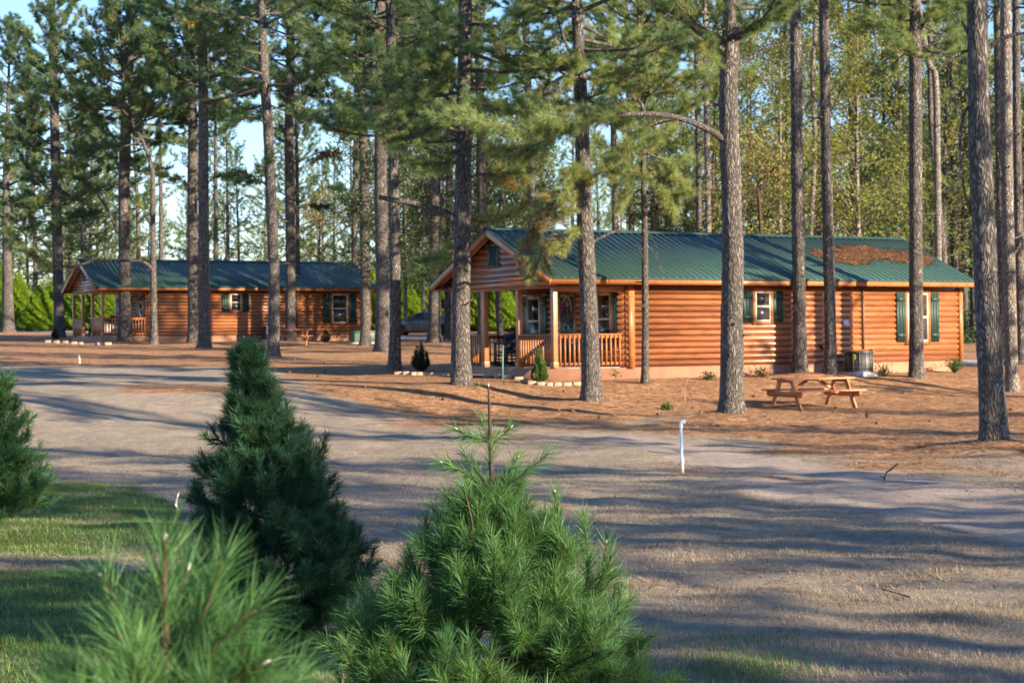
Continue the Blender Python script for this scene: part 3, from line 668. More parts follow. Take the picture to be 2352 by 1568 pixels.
NEAR = dict(n=34, w=.0095, L=.23, nsub=4.6, nt=12, tl=.8); MID = dict(n=24, w=.016, L=.24, nsub=4.2, nt=11, tl=.85); FAR = dict(n=22, w=.024, L=.26, nsub=4.0, nt=12, tl=.95)
Lb = lambda p, **k: dict(p=p, **k)
# ---- left cluster, round the farther cabin
pine('thick pine at the left picture edge with a small dead bush behind its foot', [(19, 766), (16, 560), (14, 400), (20, 200)], 29, 19, 540, 4.2, 4.6, FAR, tint=.35)
pine('dark pine just left of the farther cabin porch', [(137, 778), (133, 620), (126, 300), (122, 120)], 25, 20, 520, 4.2, 4.6, FAR, tint=.4,
     limbs=[Lb([(128, 400), (150, 380), (178, 372)], r=.05, f=.15, t=.72, dz=-2.), Lb([(130, 470), (100, 460), (75, 470)], r=.05, f=.2, t=.6, dz=-1.)])
pine('sunlit pine in front of the farther cabin porch railing', [(287, 787), (286, 620), (285, 420), (290, 280), (296, 120)], 29, 20, 400, 4.2, 4.6, FAR, tint=.3,
     limbs=[Lb([(286, 560), (262, 515), (240, 470), (195, 415), (150, 400)], r=.09, f=.55, t=.3, dz=-1.), Lb([(290, 360), (250, 300), (205, 235), (150, 170)], r=.08, f=.4, t=.25, dz=-1.5), Lb([(292, 250), (330, 180), (360, 100)], r=.08, f=.35, t=.25)])
pine('slim forking pine whose long low limb crosses the farther cabin gable', [(354, 795), (352, 640), (351, 480), (349, 390), (330, 330), (305, 285), (290, 230)], 18, 15, 330, 4.2, 4.6, FAR, tint=.4,
     limbs=[Lb([(350, 618), (330, 603), (285, 598), (215, 600), (160, 614), (110, 600), (60, 570), (20, 540)], r=.1, r1=.02, f=.62, t=.45, dz=-2.), Lb([(348, 520), (335, 500), (322, 470)], r=.05, f=.5, t=.6), Lb([(351, 390), (360, 360), (375, 340)], r=.05, f=.3)])
pine('reddish pine of a close pair before the farther cabin, the one behind', [(444, 792), (443, 640), (442, 420), (443, 289), (435, 60)], 26, 21, 300, 4.2, 4.6, FAR, tint=.25,
     limbs=[Lb([(442, 288), (410, 262), (375, 252), (335, 246)], r=.05, f=.35, t=.7, dz=-1.), Lb([(442, 430), (420, 415), (390, 405)], r=.035, f=.4, t=.5)])
pine('pale pine of a close pair before the farther cabin, the one in front', [(469, 803), (468, 600), (467, 400), (467, 250), (468, 40)], 27, 21, 210, 4.2, 4.6, FAR, tint=.25,
     limbs=[Lb([(468, 215), (430, 205), (390, 195)], r=.05, f=.4, t=.3, dz=-1.5), Lb([(470, 165), (500, 130), (540, 70)], r=.07, f=.35, t=.3), Lb([(468, 190), (500, 200), (535, 190)], r=.05, f=.3, t=.15, dz=-1), Lb([(470, 430), (490, 410), (520, 400)], r=.03, f=.4, t=.45)])
pine('tall leaning pine whose bole meets the far picnic table', [(628, 824), (629, 640), (622, 440), (616, 300), (604, 110)], 27, 20, 270, 4.2, 4.6, FAR, tint=.25,
     limbs=[Lb([(605, 60), (570, 42), (520, 40), (460, 46)], r=.07, f=.5, t=.2), Lb([(612, 190), (580, 185), (545, 187)], r=.05, f=.2, t=.15, dz=-1.5), Lb([(617, 290), (585, 270), (540, 280)], r=.05, f=.25, t=.35, dz=-1.), Lb([(622, 400), (590, 405), (555, 400)], r=.04, f=.25, t=.15), Lb([(621, 430), (600, 415), (610, 380)], r=.03, f=.2, t=.3)])
pine('straight pine standing behind the far picnic table', [(667, 786), (667, 560), (664, 330), (668, 60)], 24, 21, 250, 4.2, 4.6, FAR, tint=.3,
     limbs=[Lb([(665, 380), (700, 365), (735, 350), (765, 355)], r=.05, f=.35, t=.99), Lb([(666, 250), (700, 215), (735, 160)], r=.06, f=.4, t=.3), Lb([(665, 480), (700, 470), (740, 472)], r=.04, f=.5, t=.2)])
pine('thin dark pine close behind a straight one right of the leaning pine', [(686, 776), (684, 560), (682, 350), (676, 200)], 13, 17, 330, 2.6, 2.8, FAR, tint=.3, depth=99, bark='barkthin', mound=0)
pine('pine standing before the green transformer box', [(839, 798), (839, 640), (835, 330), (827, 120), (822, 20)], 24, 21, 250, 4.2, 4.6, FAR, tint=.35,
     limbs=[Lb([(832, 210), (800, 120), (785, 60), (760, 10)], r=.07, f=.4, t=.5), Lb([(835, 190), (855, 130), (870, 80)], r=.06, f=.4, t=.5), Lb([(836, 430), (810, 440), (780, 430)], r=.04, f=.2, t=.2), Lb([(836, 330), (800, 300), (760, 290)], r=.05, f=.3, t=.35, dz=-2)])
pine('stout pine with bluish bark hiding the nose of the parked car', [(877, 812), (878, 640), (874, 400), (876, 130), (874, 10)], 32, 22, 280, 3.6, 5, FAR, tint=0.35)
pine('dark pine rising left of the small stone edged bed', [(906, 857), (908, 700), (906, 540), (903, 340), (897, 80)], 27, 20, 330, 3.6, 5.5, MID, tint=0.4,
     limbs=[Lb([(903, 290), (870, 260), (835, 275), (800, 265)], r=.05, f=.3, t=.35, dz=-2), Lb([(904, 250), (950, 230), (980, 200)], r=.05, f=.3, t=.2, dz=-2)])
pine('pine with a flared foot standing in front of the parked car', [(997, 791), (998, 700), (1000, 560), (1000, 400), (1002, 200)], 29, 20, 330, 4.2, 4.6, FAR, tint=.3)
# ---- round the nearer cabin
pine('big pine at the corner of the nearer cabin porch with two sawn off limbs', [(1061, 896), (1058, 760), (1062, 560), (1064, 400), (1066, 200), (1068, 40)], 46, 21, 330, 3.6, 5.0, NEAR, tint=0.42, wtop=.68, mound=.16,
     limbs=[Lb([(1055, 520), (1035, 498), (1005, 482), (955, 468), (905, 460), (870, 452)], r=.11, r1=.06), Lb([(1052, 508), (1030, 496), (1000, 490), (945, 492)], r=.07, r1=.04),
            Lb([(1062, 548), (1090, 520), (1130, 505), (1165, 500), (1195, 480)], r=.04, f=.25, t=.82, dz=-1.2, ns=6, sag=.05, tl=.5, nt=10), Lb([(1062, 560), (1035, 575), (1005, 590), (985, 610)], r=.035, f=.15, t=.55, dz=-1.2, ns=7),
            Lb([(1064, 420), (1100, 400), (1150, 405), (1190, 380)], r=.04, f=.25, t=.75, dz=-1.5, ns=7), Lb([(1064, 350), (1110, 330), (1170, 360), (1180, 400)], r=.04, f=.3, t=.75, dz=-1.5, ns=7),
            Lb([(1064, 310), (1020, 290), (975, 300), (930, 330)], r=.05, f=.2, t=.6, dz=-1.5, ns=7), Lb([(1064, 260), (1010, 215), (950, 225), (895, 265)], r=.05, f=.25, t=.5, dz=-1.8, ns=7), Lb([(1064, 380), (1020, 370), (980, 385)], r=.04, f=.2, t=.6, dz=-1.5, ns=7), Lb([(1066, 230), (1020, 160), (960, 130)], r=.05, f=.2, t=.3, dz=-1.5, ns=7)])
pine('pale pine in front of the porch door with a dead stub on its right', [(1360, 930), (1354, 760), (1346, 560), (1340, 420), (1334, 200), (1326, 30)], 46, 19, 260, 3.2, 6.5, NEAR, tint=0.62, wtop=.55, mound=.14,
     limbs=[Lb([(1360, 557), (1385, 543), (1432, 524)], r=.045, r1=.03), Lb([(1345, 500), (1310, 478), (1262, 482), (1222, 520), (1205, 575)], r=.045, f=.12, t=.86, dz=-1.2, ns=7, sag=.45, tl=.7, nt=10), Lb([(1348, 548), (1310, 530), (1262, 560), (1235, 605)], r=.04, f=.15, t=.86, dz=-1.2, ns=7, sag=.45, tl=.6, nt=10), Lb([(1340, 440), (1300, 430), (1270, 470)], r=.04, f=.15, t=.85, dz=-1.4, ns=8, sag=.3, nt=11),  # hanging boughs tinted paler, sunlight put into their colour
            Lb([(1346, 430), (1325, 400), (1310, 395)], r=.03, f=0, t=.75, dz=-.8, ns=10, tl=.4), Lb([(1344, 420), (1385, 395), (1440, 400)], r=.04, f=.35, t=.65, dz=-1., ns=7),
            Lb([(1330, 190), (1295, 175), (1255, 205), (1235, 250)], r=.04, f=.15, t=.8, dz=-1.3, ns=9, sag=.4), Lb([(1328, 150), (1295, 90), (1275, 20)], r=.06, f=.35, t=.5, dz=-.8), Lb([(1330, 170), (1370, 160), (1420, 190)], r=.04, f=.2, t=.7, dz=-1., ns=8), Lb([(1335, 260), (1290, 240), (1245, 290)], r=.04, f=.2, t=.78, dz=-1.5, ns=8, sag=.3), Lb([(1335, 230), (1380, 240), (1440, 270)], r=.04, f=.25, t=.62, dz=-1., ns=8)])
pine('slender young pine close to the wall of the nearer cabin', [(1482, 885), (1482, 700), (1480, 480), (1474, 250), (1468, 60)], 17, 14, 400, 2.0, 6.5, NEAR, tint=0.75, bark='barkthin', wtop=.6, mound=.06, sides=12,
     limbs=[Lb([(1482, 560), (1500, 580), (1520, 620), (1526, 640)], r=.015, r1=.005), Lb([(1481, 530), (1505, 560), (1512, 600)], r=.012, r1=.004), Lb([(1480, 420), (1510, 430), (1530, 460)], r=.025, f=.2, t=.8, ns=8, sag=.4), Lb([(1480, 400), (1450, 410), (1430, 450)], r=.025, f=.2, t=.8, ns=8, sag=.4), Lb([(1480, 380), (1515, 370), (1545, 395)], r=.025, f=.2, t=.75, ns=8, sag=.3), Lb([(1478, 350), (1445, 340), (1410, 360)], r=.025, f=.2, t=.75, ns=8, sag=.3), Lb([(1480, 440), (1520, 455), (1555, 440)], r=.03, f=.3, t=.7, ns=7, sag=.3)],
     dead=[(1480, 580, 1466, 565), (1480, 600, 1460, 560)])
pine('big sunlit pine left of the picnic table with a long limb reaching left', [(1680, 965), (1681, 760), (1683, 560), (1675, 300), (1674, 160), (1680, 20)], 55, 21, 120, 3.8, 6, NEAR, tint=0.55, wtop=.72, mound=.2, sides=20,
     limbs=[Lb([(1664, 325), (1640, 305), (1595, 283), (1545, 268), (1480, 262), (1400, 268), (1330, 288), (1240, 300), (1150, 290), (1075, 278)], r=.085, r1=.02, f=.42, t=.62, dz=-2.5, ns=9, sag=.15, tl=.8),
            Lb([(1560, 270), (1500, 285), (1440, 330)], r=.03, f=.55, t=.7, dz=-.6, ns=6), Lb([(1330, 288), (1260, 265), (1180, 262), (1110, 240)], r=.04, f=.2, t=.5, dz=-.8, ns=8, sag=0), Lb([(1290, 295), (1240, 330), (1180, 345)], r=.04, f=.2, t=.72, dz=-.8, ns=8), Lb([(1480, 262), (1470, 235), (1440, 228), (1400, 245)], r=.05, r1=.015),
            Lb([(1680, 285), (1668, 255), (1650, 242), (1615, 243)], r=.06, r1=.02), Lb([(1684, 330), (1674, 312), (1655, 305)], r=.03, r1=.015),
            Lb([(1664, 118), (1640, 95), (1590, 55), (1550, 15), (1515, -20)], r=.15, r1=.07, f=.6, t=.4, ns=3), Lb([(1690, 152), (1720, 135), (1770, 110), (1820, 99)], r=.05, r1=.018), Lb([(1810, 100), (1850, 106), (1882, 112)], r=.02, r1=.01), Lb([(1790, 104), (1770, 88), (1745, 86)], r=.02, r1=.01),
            Lb([(1690, 90), (1740, 50), (1790, 30)], r=.05, f=.3, t=.4, dz=-1., ns=5), Lb([(1650, 100), (1620, 110), (1590, 100)], r=.04, f=.2, t=.45, dz=-1., ns=6)])
pine('straight bare pine rising behind the left end of the picnic table', [(1838, 865), (1836, 700), (1832, 420), (1828, 100)], 32, 21, -120, 2.6, 4.2, NEAR, tint=.45, wtop=.8, dead=[(1843, 395, 1870, 370), (1822, 330, 1810, 300)])
pine('dark straight pine left of the air conditioner of the nearer cabin', [(1908, 862), (1906, 700), (1900, 450), (1893, 60)], 28, 21, -150, 2.6, 4.2, NEAR, tint=.45, wtop=.8, depth=53.9, dead=[(1903, 270, 1952, 170), (1890, 270, 1870, 255), (1890, 45, 1860, 15)])
pine('dark pine standing before the large window of the nearer cabin', [(2105, 873), (2104, 700), (2103, 400), (2102, 120)], 33, 19, 130, 2.8, 5, NEAR, tint=0.62, wtop=.85, limbs=[Lb([(2102, 120), (2120, 60), (2160, 20)], r=.06, f=.1, t=.68, ns=6), Lb([(2102, 130), (2080, 80), (2070, 20)], r=.05, f=.2, t=.68, ns=6), Lb([(2102, 110), (2150, 100), (2200, 80)], r=.05, f=.2, t=.6, ns=6)])
pine('massive dark pine at the right, nearest of all the trunks', [(2285, 1035), (2276, 860), (2263, 600), (2250, 300), (2245, 40)], 62, 19, -60, 2.8, 4.0, NEAR, tint=.45, wtop=.72, mound=.2, sides=22, 
     limbs=[Lb([(2238, 235), (2215, 260), (2205, 330), (2212, 420), (2222, 470)], r=.03, r1=.015), Lb([(2262, 120), (2290, 95), (2330, 80), (2370, 75)], r=.05, r1=.02), Lb([(2240, 120), (2215, 60), (2180, 20)], r=.04, r1=.02, f=.5, t=.5, ns=4), Lb([(2240, 110), (2190, 130), (2150, 160)], r=.03, r1=.012)])
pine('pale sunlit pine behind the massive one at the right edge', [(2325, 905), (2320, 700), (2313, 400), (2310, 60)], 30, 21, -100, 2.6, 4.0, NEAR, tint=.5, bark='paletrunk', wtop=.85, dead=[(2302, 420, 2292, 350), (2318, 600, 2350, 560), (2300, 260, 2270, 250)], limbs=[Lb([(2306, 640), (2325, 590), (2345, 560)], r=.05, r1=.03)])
pine('shaded pine at the right edge behind the pale one', [(2346, 843), (2342, 640), (2336, 300), (2334, 60)], 22, 21, 60, 2.6, 3.4, MID, tint=.4)
pine('dark pine seen between the big right trunk and the pale one', [(2304, 838), (2300, 640), (2294, 300), (2290, 60)], 20, 21, 40, 2.8, 3.4, MID, tint=.35)
# ---- trunks seen through and over the nearer cabin
for lab, tr, w_, d_, zc, bk, ti, R in [
    ('dark pine seen through the porch of the nearer cabin', [(1109, 768), (1108, 640), (1106, 400), (1100, 100)], 24, 90, 250, 'bark', .3, 2.8),
    ('pine behind the left eave corner of the nearer cabin', [(1029, 766), (1030, 640), (1032, 400), (1034, 100)], 18, 100, 230, 'bark', .35, 2.8),
    ('pine rising behind the front end of the nearer cabin ridge', [(1226, 760), (1221, 500), (1216, 300), (1207, 60)], 20, 85, 170, 'bark', .45, 2.8),
    ('pine behind the ridge between the door trunk and the slender pine', [(1416, 760), (1413, 480), (1409, 300), (1404, 60)], 16, 88, 260, 'bark', .55, 2.6),
    ('dark pine behind the ridge just left of the slender pine', [(1452, 760), (1450, 480), (1446, 300), (1440, 60)], 15, 98, 280, 'bark', .5, 2.6),
    ('dark half of a pair of pines behind the ridge left of the big sunlit pine', [(1606, 760), (1605, 520), (1604, 350), (1600, 120)], 15, 84, 200, 'bark', .5, 2.6),
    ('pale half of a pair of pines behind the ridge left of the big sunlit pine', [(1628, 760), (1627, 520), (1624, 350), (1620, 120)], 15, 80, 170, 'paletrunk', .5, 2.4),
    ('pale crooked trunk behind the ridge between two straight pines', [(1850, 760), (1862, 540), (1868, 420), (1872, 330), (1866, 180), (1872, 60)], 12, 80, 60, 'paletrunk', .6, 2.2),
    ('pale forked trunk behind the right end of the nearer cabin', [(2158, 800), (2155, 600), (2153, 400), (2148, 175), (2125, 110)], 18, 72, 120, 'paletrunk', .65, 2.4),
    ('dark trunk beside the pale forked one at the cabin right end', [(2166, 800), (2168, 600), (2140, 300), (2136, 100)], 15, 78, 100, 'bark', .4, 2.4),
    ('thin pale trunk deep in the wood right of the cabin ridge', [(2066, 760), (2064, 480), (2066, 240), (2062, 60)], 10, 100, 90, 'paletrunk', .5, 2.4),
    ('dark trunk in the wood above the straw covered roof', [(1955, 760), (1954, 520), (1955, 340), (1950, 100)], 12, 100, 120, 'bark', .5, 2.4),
    ('dark trunk deep in the shade right of the cabin end', [(2194, 790), (2192, 560), (2190, 330), (2186, 60)], 17, 92, 80, 'bark', .3, 2.8),
    ('small dark trunk behind the ridge right of the big sunlit pine', [(1721, 760), (1722, 500), (1725, 300), (1722, 100)], 10, 110, 140, 'bark', .5, 2.6),
    ('slim pine behind the front half of the farther cabin roof', [(372, 770), (370, 500), (368, 320), (364, 120)], 14, 118, 330, 'bark', .5, 3.0),
    ('dark pine above the middle of the farther cabin roof, lit at its top', [(497, 770), (496, 594), (495, 330), (492, 120)], 14, 112, 290, 'bark', .5, 2.6),
    ('thin pine above the right half of the farther cabin roof', [(812, 770), (815, 520), (818, 300), (820, 120)], 14, 105, 260, 'bark', .35, 2.8),
    ('slim dark trunk left of the parked car roof', [(932, 768), (931, 560), (930, 400), (930, 200)], 9, 120, 300, 'bark', .4, 2.4),
    ('slim dark trunk right above the parked car roof', [(972, 768), (973, 560), (974, 400), (974, 200)], 9, 122, 320, 'bark', .4, 2.4)]:
    pine(lab, tr, w_, 20, zc, R, 2.8, FAR, tint=ti, bark=bk, depth=d_, mound=0, group='pine trees behind the cabins')

# ------------------------------------------------------------------ prototypes: far pines, broadleaf trees, cypresses
def far_pine(name, label, seed, H, zc, R, tint, group, mat='bark'):
    g = np.random.default_rng(seed); root = thing(name, label, 'pine tree', (0, 0, 0), 0, group)
    tm = MB(); pts = [V3(0, 0, -.2), V3(g.normal(0, .1), g.normal(0, .1), H * .4), V3(g.normal(0, .3), g.normal(0, .3), H)]
    Q, r = trunk_mesh(tm, pts, [.2, .15, .03], g, 8, .9); cr_ = MB()
    crown_limbs(Q, g, zc, H, R, 3.0, 99, tm, cr_, dict(n=10, w=.05, L=.3, nsub=2.4, nt=7, tl=.95), tint, 0, 0, .7)
    tm.build('trunk', M[mat], root, True); cr_.build('crown', M['needle'], root, False, None, True); return root
def broadleaf(name, label, seed, H, R, mat, bark, nleaf, size, tint, group, zc=.3, spread=.35, ncl=260, bare=.15, r0=.16):
    g = np.random.default_rng(seed); root = thing(name, label, 'broadleaf tree', (0, 0, 0), 0, group)
    tm = MB(); Q, r = trunk_mesh(tm, [V3(0, 0, -.2), V3(g.normal(0, .2), g.normal(0, .2), H * .45), V3(g.normal(0, .5), g.normal(0, .5), H * .95)], [r0, r0 * .65, .02], g, 8, .6)
    cl = []; tn = []
    for k in range(int(H * 4.2)):
        t = zc + (1 - zc) * g.random(); z = t * H * .95; p = np.array([np.interp(z, Q[:, 2], Q[:, i]) for i in range(3)])
        az = g.uniform(0, 6.28); ln = R * (1 - ((t - .5) / .62) ** 2) * g.uniform(.55, 1.1); el = g.uniform(.1, .9); e = V3(math.cos(az) * math.cos(el), math.sin(az) * math.cos(el), math.sin(el))
        p1 = p + e * ln * .5 + g.normal(0, .15, 3); p2 = p + e * ln + V3(0, 0, -.1 * ln) + g.normal(0, .2, 3)
        path = smoothpath([p, p1, p2], 4); tm.tube(path, np.linspace(.008 + .008 * ln, .005, len(path)), 4, False)
        for j in range(7):
            b0 = path[g.integers(3, len(path))]; e2 = b0 + nrm(g.normal(size=3) + e * .8) * g.uniform(.4, 1.1); tm.tube([b0, (b0 + e2) / 2 + g.normal(0, .06, 3), e2], [.01, .007, .004], 3, False)
            if g.random() > bare:
                for q_ in np.linspace(.35, 1, 3): cl.append(b0 + (e2 - b0) * q_); tn.append(tint + g.normal(0, .16))
    cr_ = MB(); leaves(cr_, np.array(cl), nleaf, size, spread * .6, tn, g)
    tm.build('trunk', M[bark], root, True); cr_.build('crown', M[mat], root, False, None, True); return root
def cypress(name, label, seed, H, R, group, mat='cypress', n=5200, cat='cypress tree', size=.15):
    g = np.random.default_rng(seed); root = thing(name, label, cat, (0, 0, 0), 0, group)
    tm = MB(); tm.tube([(0, 0, -.1), (0, 0, H * .6), (0, 0, H * .97)], [.09 * H / 4, .05 * H / 4, .01], 8); cr_ = MB()
    z = H * (1 - np.sqrt(g.random(n))) * .97 + .03 * H; az = g.uniform(0, 6.283, n)
    prof = R * np.minimum(1, ((H - z) / H) ** .8 * 1.1) * np.minimum(1, .55 + z / (.18 * H)); lump = 1 + .16 * np.sin(az * 5 + z * 2.3) * np.sin(z * 4.1 / H * 4 + az * 2) + .1 * np.sin(az * 11 + z * 9)
    rr = prof * lump * g.uniform(.72, 1.0, n) ** .7
    P = np.stack([rr * np.cos(az), rr * np.sin(az), z], 1); o = np.stack([np.cos(az), np.sin(az), np.full(n, .0)], 1)
    A = nrm(o * .55 + np.array([0, 0, 1.]) + g.normal(0, .25, (n, 3)))
    tn = .5 + .22 * np.sin(az * 5 + z * 2.3) + g.normal(0, .12, n)
    needles(cr_, P, A, 4, size * 1.5, size * .42, tn, g, (.0, .55), .05)
    tm.build('trunk', M['twig'], root, True); cr_.build('crown', M[mat], root, False, None, True); return root

HG = 'conical cypress trees in the row beyond the drive'
HL = 'bright green conical cypress in the row beyond the drive'
cyp = [cypress('cypress_tree', HL, 300 + k, 4.2, 1.35, HG) for k in range(3)]
hp = [(-40, 128, 1.), (10, 131, 1.1), (45, 127, .95), (92, 124, 1.0), (128, 132, 1.15), (165, 130, 1.1), (205, 127, 1.15), (240, 126, .98), (275, 131, 1.2), (318, 130, 1.1), (360, 133, 1.0), (845, 131, 1.05), (872, 128, 1.1), (905, 133, 1.0), (930, 129, 1.15), (958, 134, 1.2), (985, 130, 1.05), (1015, 133, 1.2), (1048, 130, 1.1), (1080, 134, 1.2), (1105, 129, 1.15), (1128, 132, 1.25), (1150, 128, 1.05), (1172, 133, 1.2), (1196, 130, 1.15), (1222, 132, 1.1), (1250, 133, 1.2)]
for i, (px, d, sc) in enumerate(hp):
    o = cyp[i] if i < 3 else copy_tree(cyp[i % 3]); r_ = ray(px, 760); x = r_[0] * d
    o.location = (x, d, float(terr(x, d)) - .05); o.scale = (sc, sc, sc * random.uniform(.72, 1.2)); o.rotation_euler.z = random.uniform(0, 6)

FL = 'tall pine in the wood behind the cabins'; FG = 'pine trees of the wood behind the cabins'
fp = [far_pine('pine_tree', FL, 400 + k, 18 + 1.2 * k, (5.5, 7, 4, 6.5)[k], (2.6, 2.3, 2.9, 2.5)[k], (.62, .75, .7, .55)[k], FG) for k in range(4)]
g5 = np.random.default_rng(55); spots = []
for _ in range(9000):
    d = g5.uniform(140, 215); px = g5.uniform(-150, 2500); x = ray(px, 700)[0] * d
    if 300 < px < 800 and g5.random() < .35: continue
    if all((x - a) ** 2 + (d - b) ** 2 > 24 for a, b in spots): spots.append((x, d))
    if len(spots) >= 88: break
for i, (x, d) in enumerate(spots):
    o = fp[i] if i < 4 else copy_tree(fp[i % 4]); o.location = (x, d, float(terr(x, d)) - .1); sc = g5.uniform(.62, .98); o.scale = (sc, sc, sc); o.rotation_euler.z = g5.uniform(0, 6.28)
# nearer wood on the right behind the cabin
WL = 'pine in the dense wood right behind the nearer cabin'; WG = 'pine trees of the dense wood on the right'
i0 = 0; sp2 = []
for _ in range(4000):
    d = g5.uniform(88, 135); px = g5.uniform(1480, 2450); x = ray(px, 700)[0] * d
    if 101 < .53 * x + .848 * d < 113 and g5.random() < .85: continue
    if all((x - a) ** 2 + (d - b) ** 2 > 14 for a, b in sp2): sp2.append((x, d))
    if len(sp2) >= 34: break
for i, (x, d) in enumerate(sp2):
    o = copy_tree(fp[i % 4]); o['label'] = WL; o['group'] = WG; o.location = (x, d, float(terr(x, d)) - .1); sc = g5.uniform(.7, 1.0); o.scale = (sc, sc, sc); o.rotation_euler.z = g5.uniform(0, 6.28)
# pines a little nearer, filling the view behind the farther cabin and between the cabins
NL = 'bushy pine behind the farther cabin'; NG = 'bushy pine trees behind the farther cabin'; sp4 = []
lp = [far_pine('pine_tree', NL, 440 + k, 17 + 2 * k, 2.6 + k * .6, 3.4, (.5, .68)[k], NG) for k in range(2)]
for _ in range(6000):
    d = g5.uniform(137, 152); px = g5.uniform(-140, 1330); x = ray(px, 700)[0] * d
    if (330 < px < 440 or 480 < px < 650 or 690 < px < 790) and g5.random() < .93: continue
    if all((x - a) ** 2 + (d - b) ** 2 > 9 for a, b in sp4): sp4.append((x, d))
    if len(sp4) >= 30: break
for i, (x, d) in enumerate(sp4):
    o = lp[i] if i < 2 else copy_tree(lp[i % 2]); o.location = (x, d, float(terr(x, d)) - .1); sc = g5.uniform(.75, 1.15); o.scale = (sc, sc, sc); o.rotation_euler.z = g5.uniform(0, 6.28)
# pines beyond the right edge that throw the long shadows
SL = 'pine beyond the right edge of the picture'; SG = 'pine trees beyond the right edge'
g6 = np.random.default_rng(int(66)); sp3 = [(20.7, -1.7), (21.9, 6.1), (22.7, 8.8), (23.7, 12.3), (30.9, -8.), (32.1, -.2), (32.9, 2.5), (33.9, 6.), (24.8, 19.4), (26., 43.4), (21., .1), (21.7, 4.9), (31.2, -6.), (31.9, -1.4)]
for _ in range(20000):
    x = g6.uniform(4, 95); y = g6.uniform(-55, 62)
    if y > -6 and x < .30 * max(y, 0) + 4.5: continue
    if math.hypot(x, y) < 7: continue
    q_ = .53 * x + .848 * y
    if 12.5 < q_ < 14.7 or 4.6 < q_ < 8.4 or g6.random() > (.9 if q_ < 12 else .75 if q_ < 25 else .3 if q_ < 38 else .25): continue
    if all((x - a) ** 2 + (y - b) ** 2 > 56 for a, b in sp3): sp3.append((x, y))
    if len(sp3) >= 58: break
for i, (x, y) in enumerate(sp3):
    o = copy_tree(fp[i % 4]); o['label'] = SL; o['group'] = SG; o.location = (x, y, float(terr(x, y)) - .1); sc = g6.uniform(.8, 1.05); o.scale = (sc, sc, sc); o.rotation_euler.z = g6.uniform(0, 6.28)

# broadleaf trees
def put(o, px, d, sc=1., rz=0.):
    x = ray(px, 760)[0] * d; o.location = (x, d, float(terr(x, d)) - .1); o.scale = (sc,) * 3; o.rotation_euler.z = rz; return o
BG = 'sunlit yellow green broadleaf trees behind the nearer cabin'
b1 = put(broadleaf('broadleaf_tree', 'yellow green broadleaf tree above the straw covered roof', 501, 15, 4.2, 'oak', 'paletrunk', 13, .125, .5, BG, .2), 1985, 76)
b2 = put(copy_tree(b1), 1790, 84, 1.05, 2.); b2['label'] = 'yellow green broadleaf tree right of the big sunlit pine'
b3 = put(copy_tree(b1), 2060, 92, 1.2, 4.); b3['label'] = 'taller broadleaf tree behind the right end of the cabin ridge'
b4 = put(copy_tree(b1), 1890, 100, 1.25, 1.); b4['label'] = 'broadleaf tree deep between the two straight bare pines'
b7 = put(copy_tree(b1), 2190, 105, 1.2, 5.); b7['label'] = 'broadleaf tree in the shade beyond the cabin right end'
b10 = put(copy_tree(b1), 1690, 90, 1.15, .6); b10['label'] = 'broadleaf tree right behind the big sunlit pine bole'
b5 = put(broadleaf('brown_oak', 'nearly leafless brown oak above the farther cabin roof', 511, 9, 3.6, 'oak', 'twig', 4, .14, .9, None, .25, .4, 200, .35), 738, 118)
b6 = put(copy_tree(b5), 1745, 72, .95, 3.); b6['label'] = 'nearly leafless brown oak right of the big sunlit pine'
h1 = put(broadleaf('holly_tree', 'dark evergreen broadleaf tree between the two cabins', 521, 12, 2.7, 'holly', 'bark', 11, .13, .4, 'dark evergreen broadleaf trees', .24, .45, 300, .05), 888, 84, 1.)
h2 = put(copy_tree(h1), 1000, 96, 1.1, 2.); h2['label'] = 'dark evergreen broadleaf tree behind the left limbs of the porch pine'
h3 = put(copy_tree(h1), 1150, 92, 1.1, 4.); h3['label'] = 'dark evergreen broadleaf tree above the gable of the nearer cabin'
h4 = put(copy_tree(h1), 2235, 98, 1.3, 1.3); h4['label'] = 'dark evergreen broadleaf tree in the shade left of the massive right pine'
h5 = put(copy_tree(h1), 2345, 92, 1.3, 2.3); h5['label'] = 'dark evergreen broadleaf tree at the right picture edge'
h6 = put(copy_tree(h1), 2140, 104, 1.2, 5.3); h6['label'] = 'dark evergreen broadleaf tree behind the pale forked trunk'
h7 = put(copy_tree(h1), 1560, 92, .85, 1.1); h7['label'] = 'dark broadleaf tree added for a band of shade over the ridge left of the big sunlit pine'  # dark crowns from here on added to put a shaded band behind the ridge
h8 = put(copy_tree(h1), 1765, 88, .8, 2.1); h8['label'] = 'dark broadleaf tree added for a band of shade over the ridge right of the big sunlit pine'
h9 = put(copy_tree(h1), 1945, 86, .8, 3.1); h9['label'] = 'dark broadleaf tree added for a band of shade over the ridge above the straw patch'
h10 = put(copy_tree(h1), 2060, 84, .85, 4.4); h10['label'] = 'dark broadleaf tree added for a band of shade over the right end of the nearer ridge'
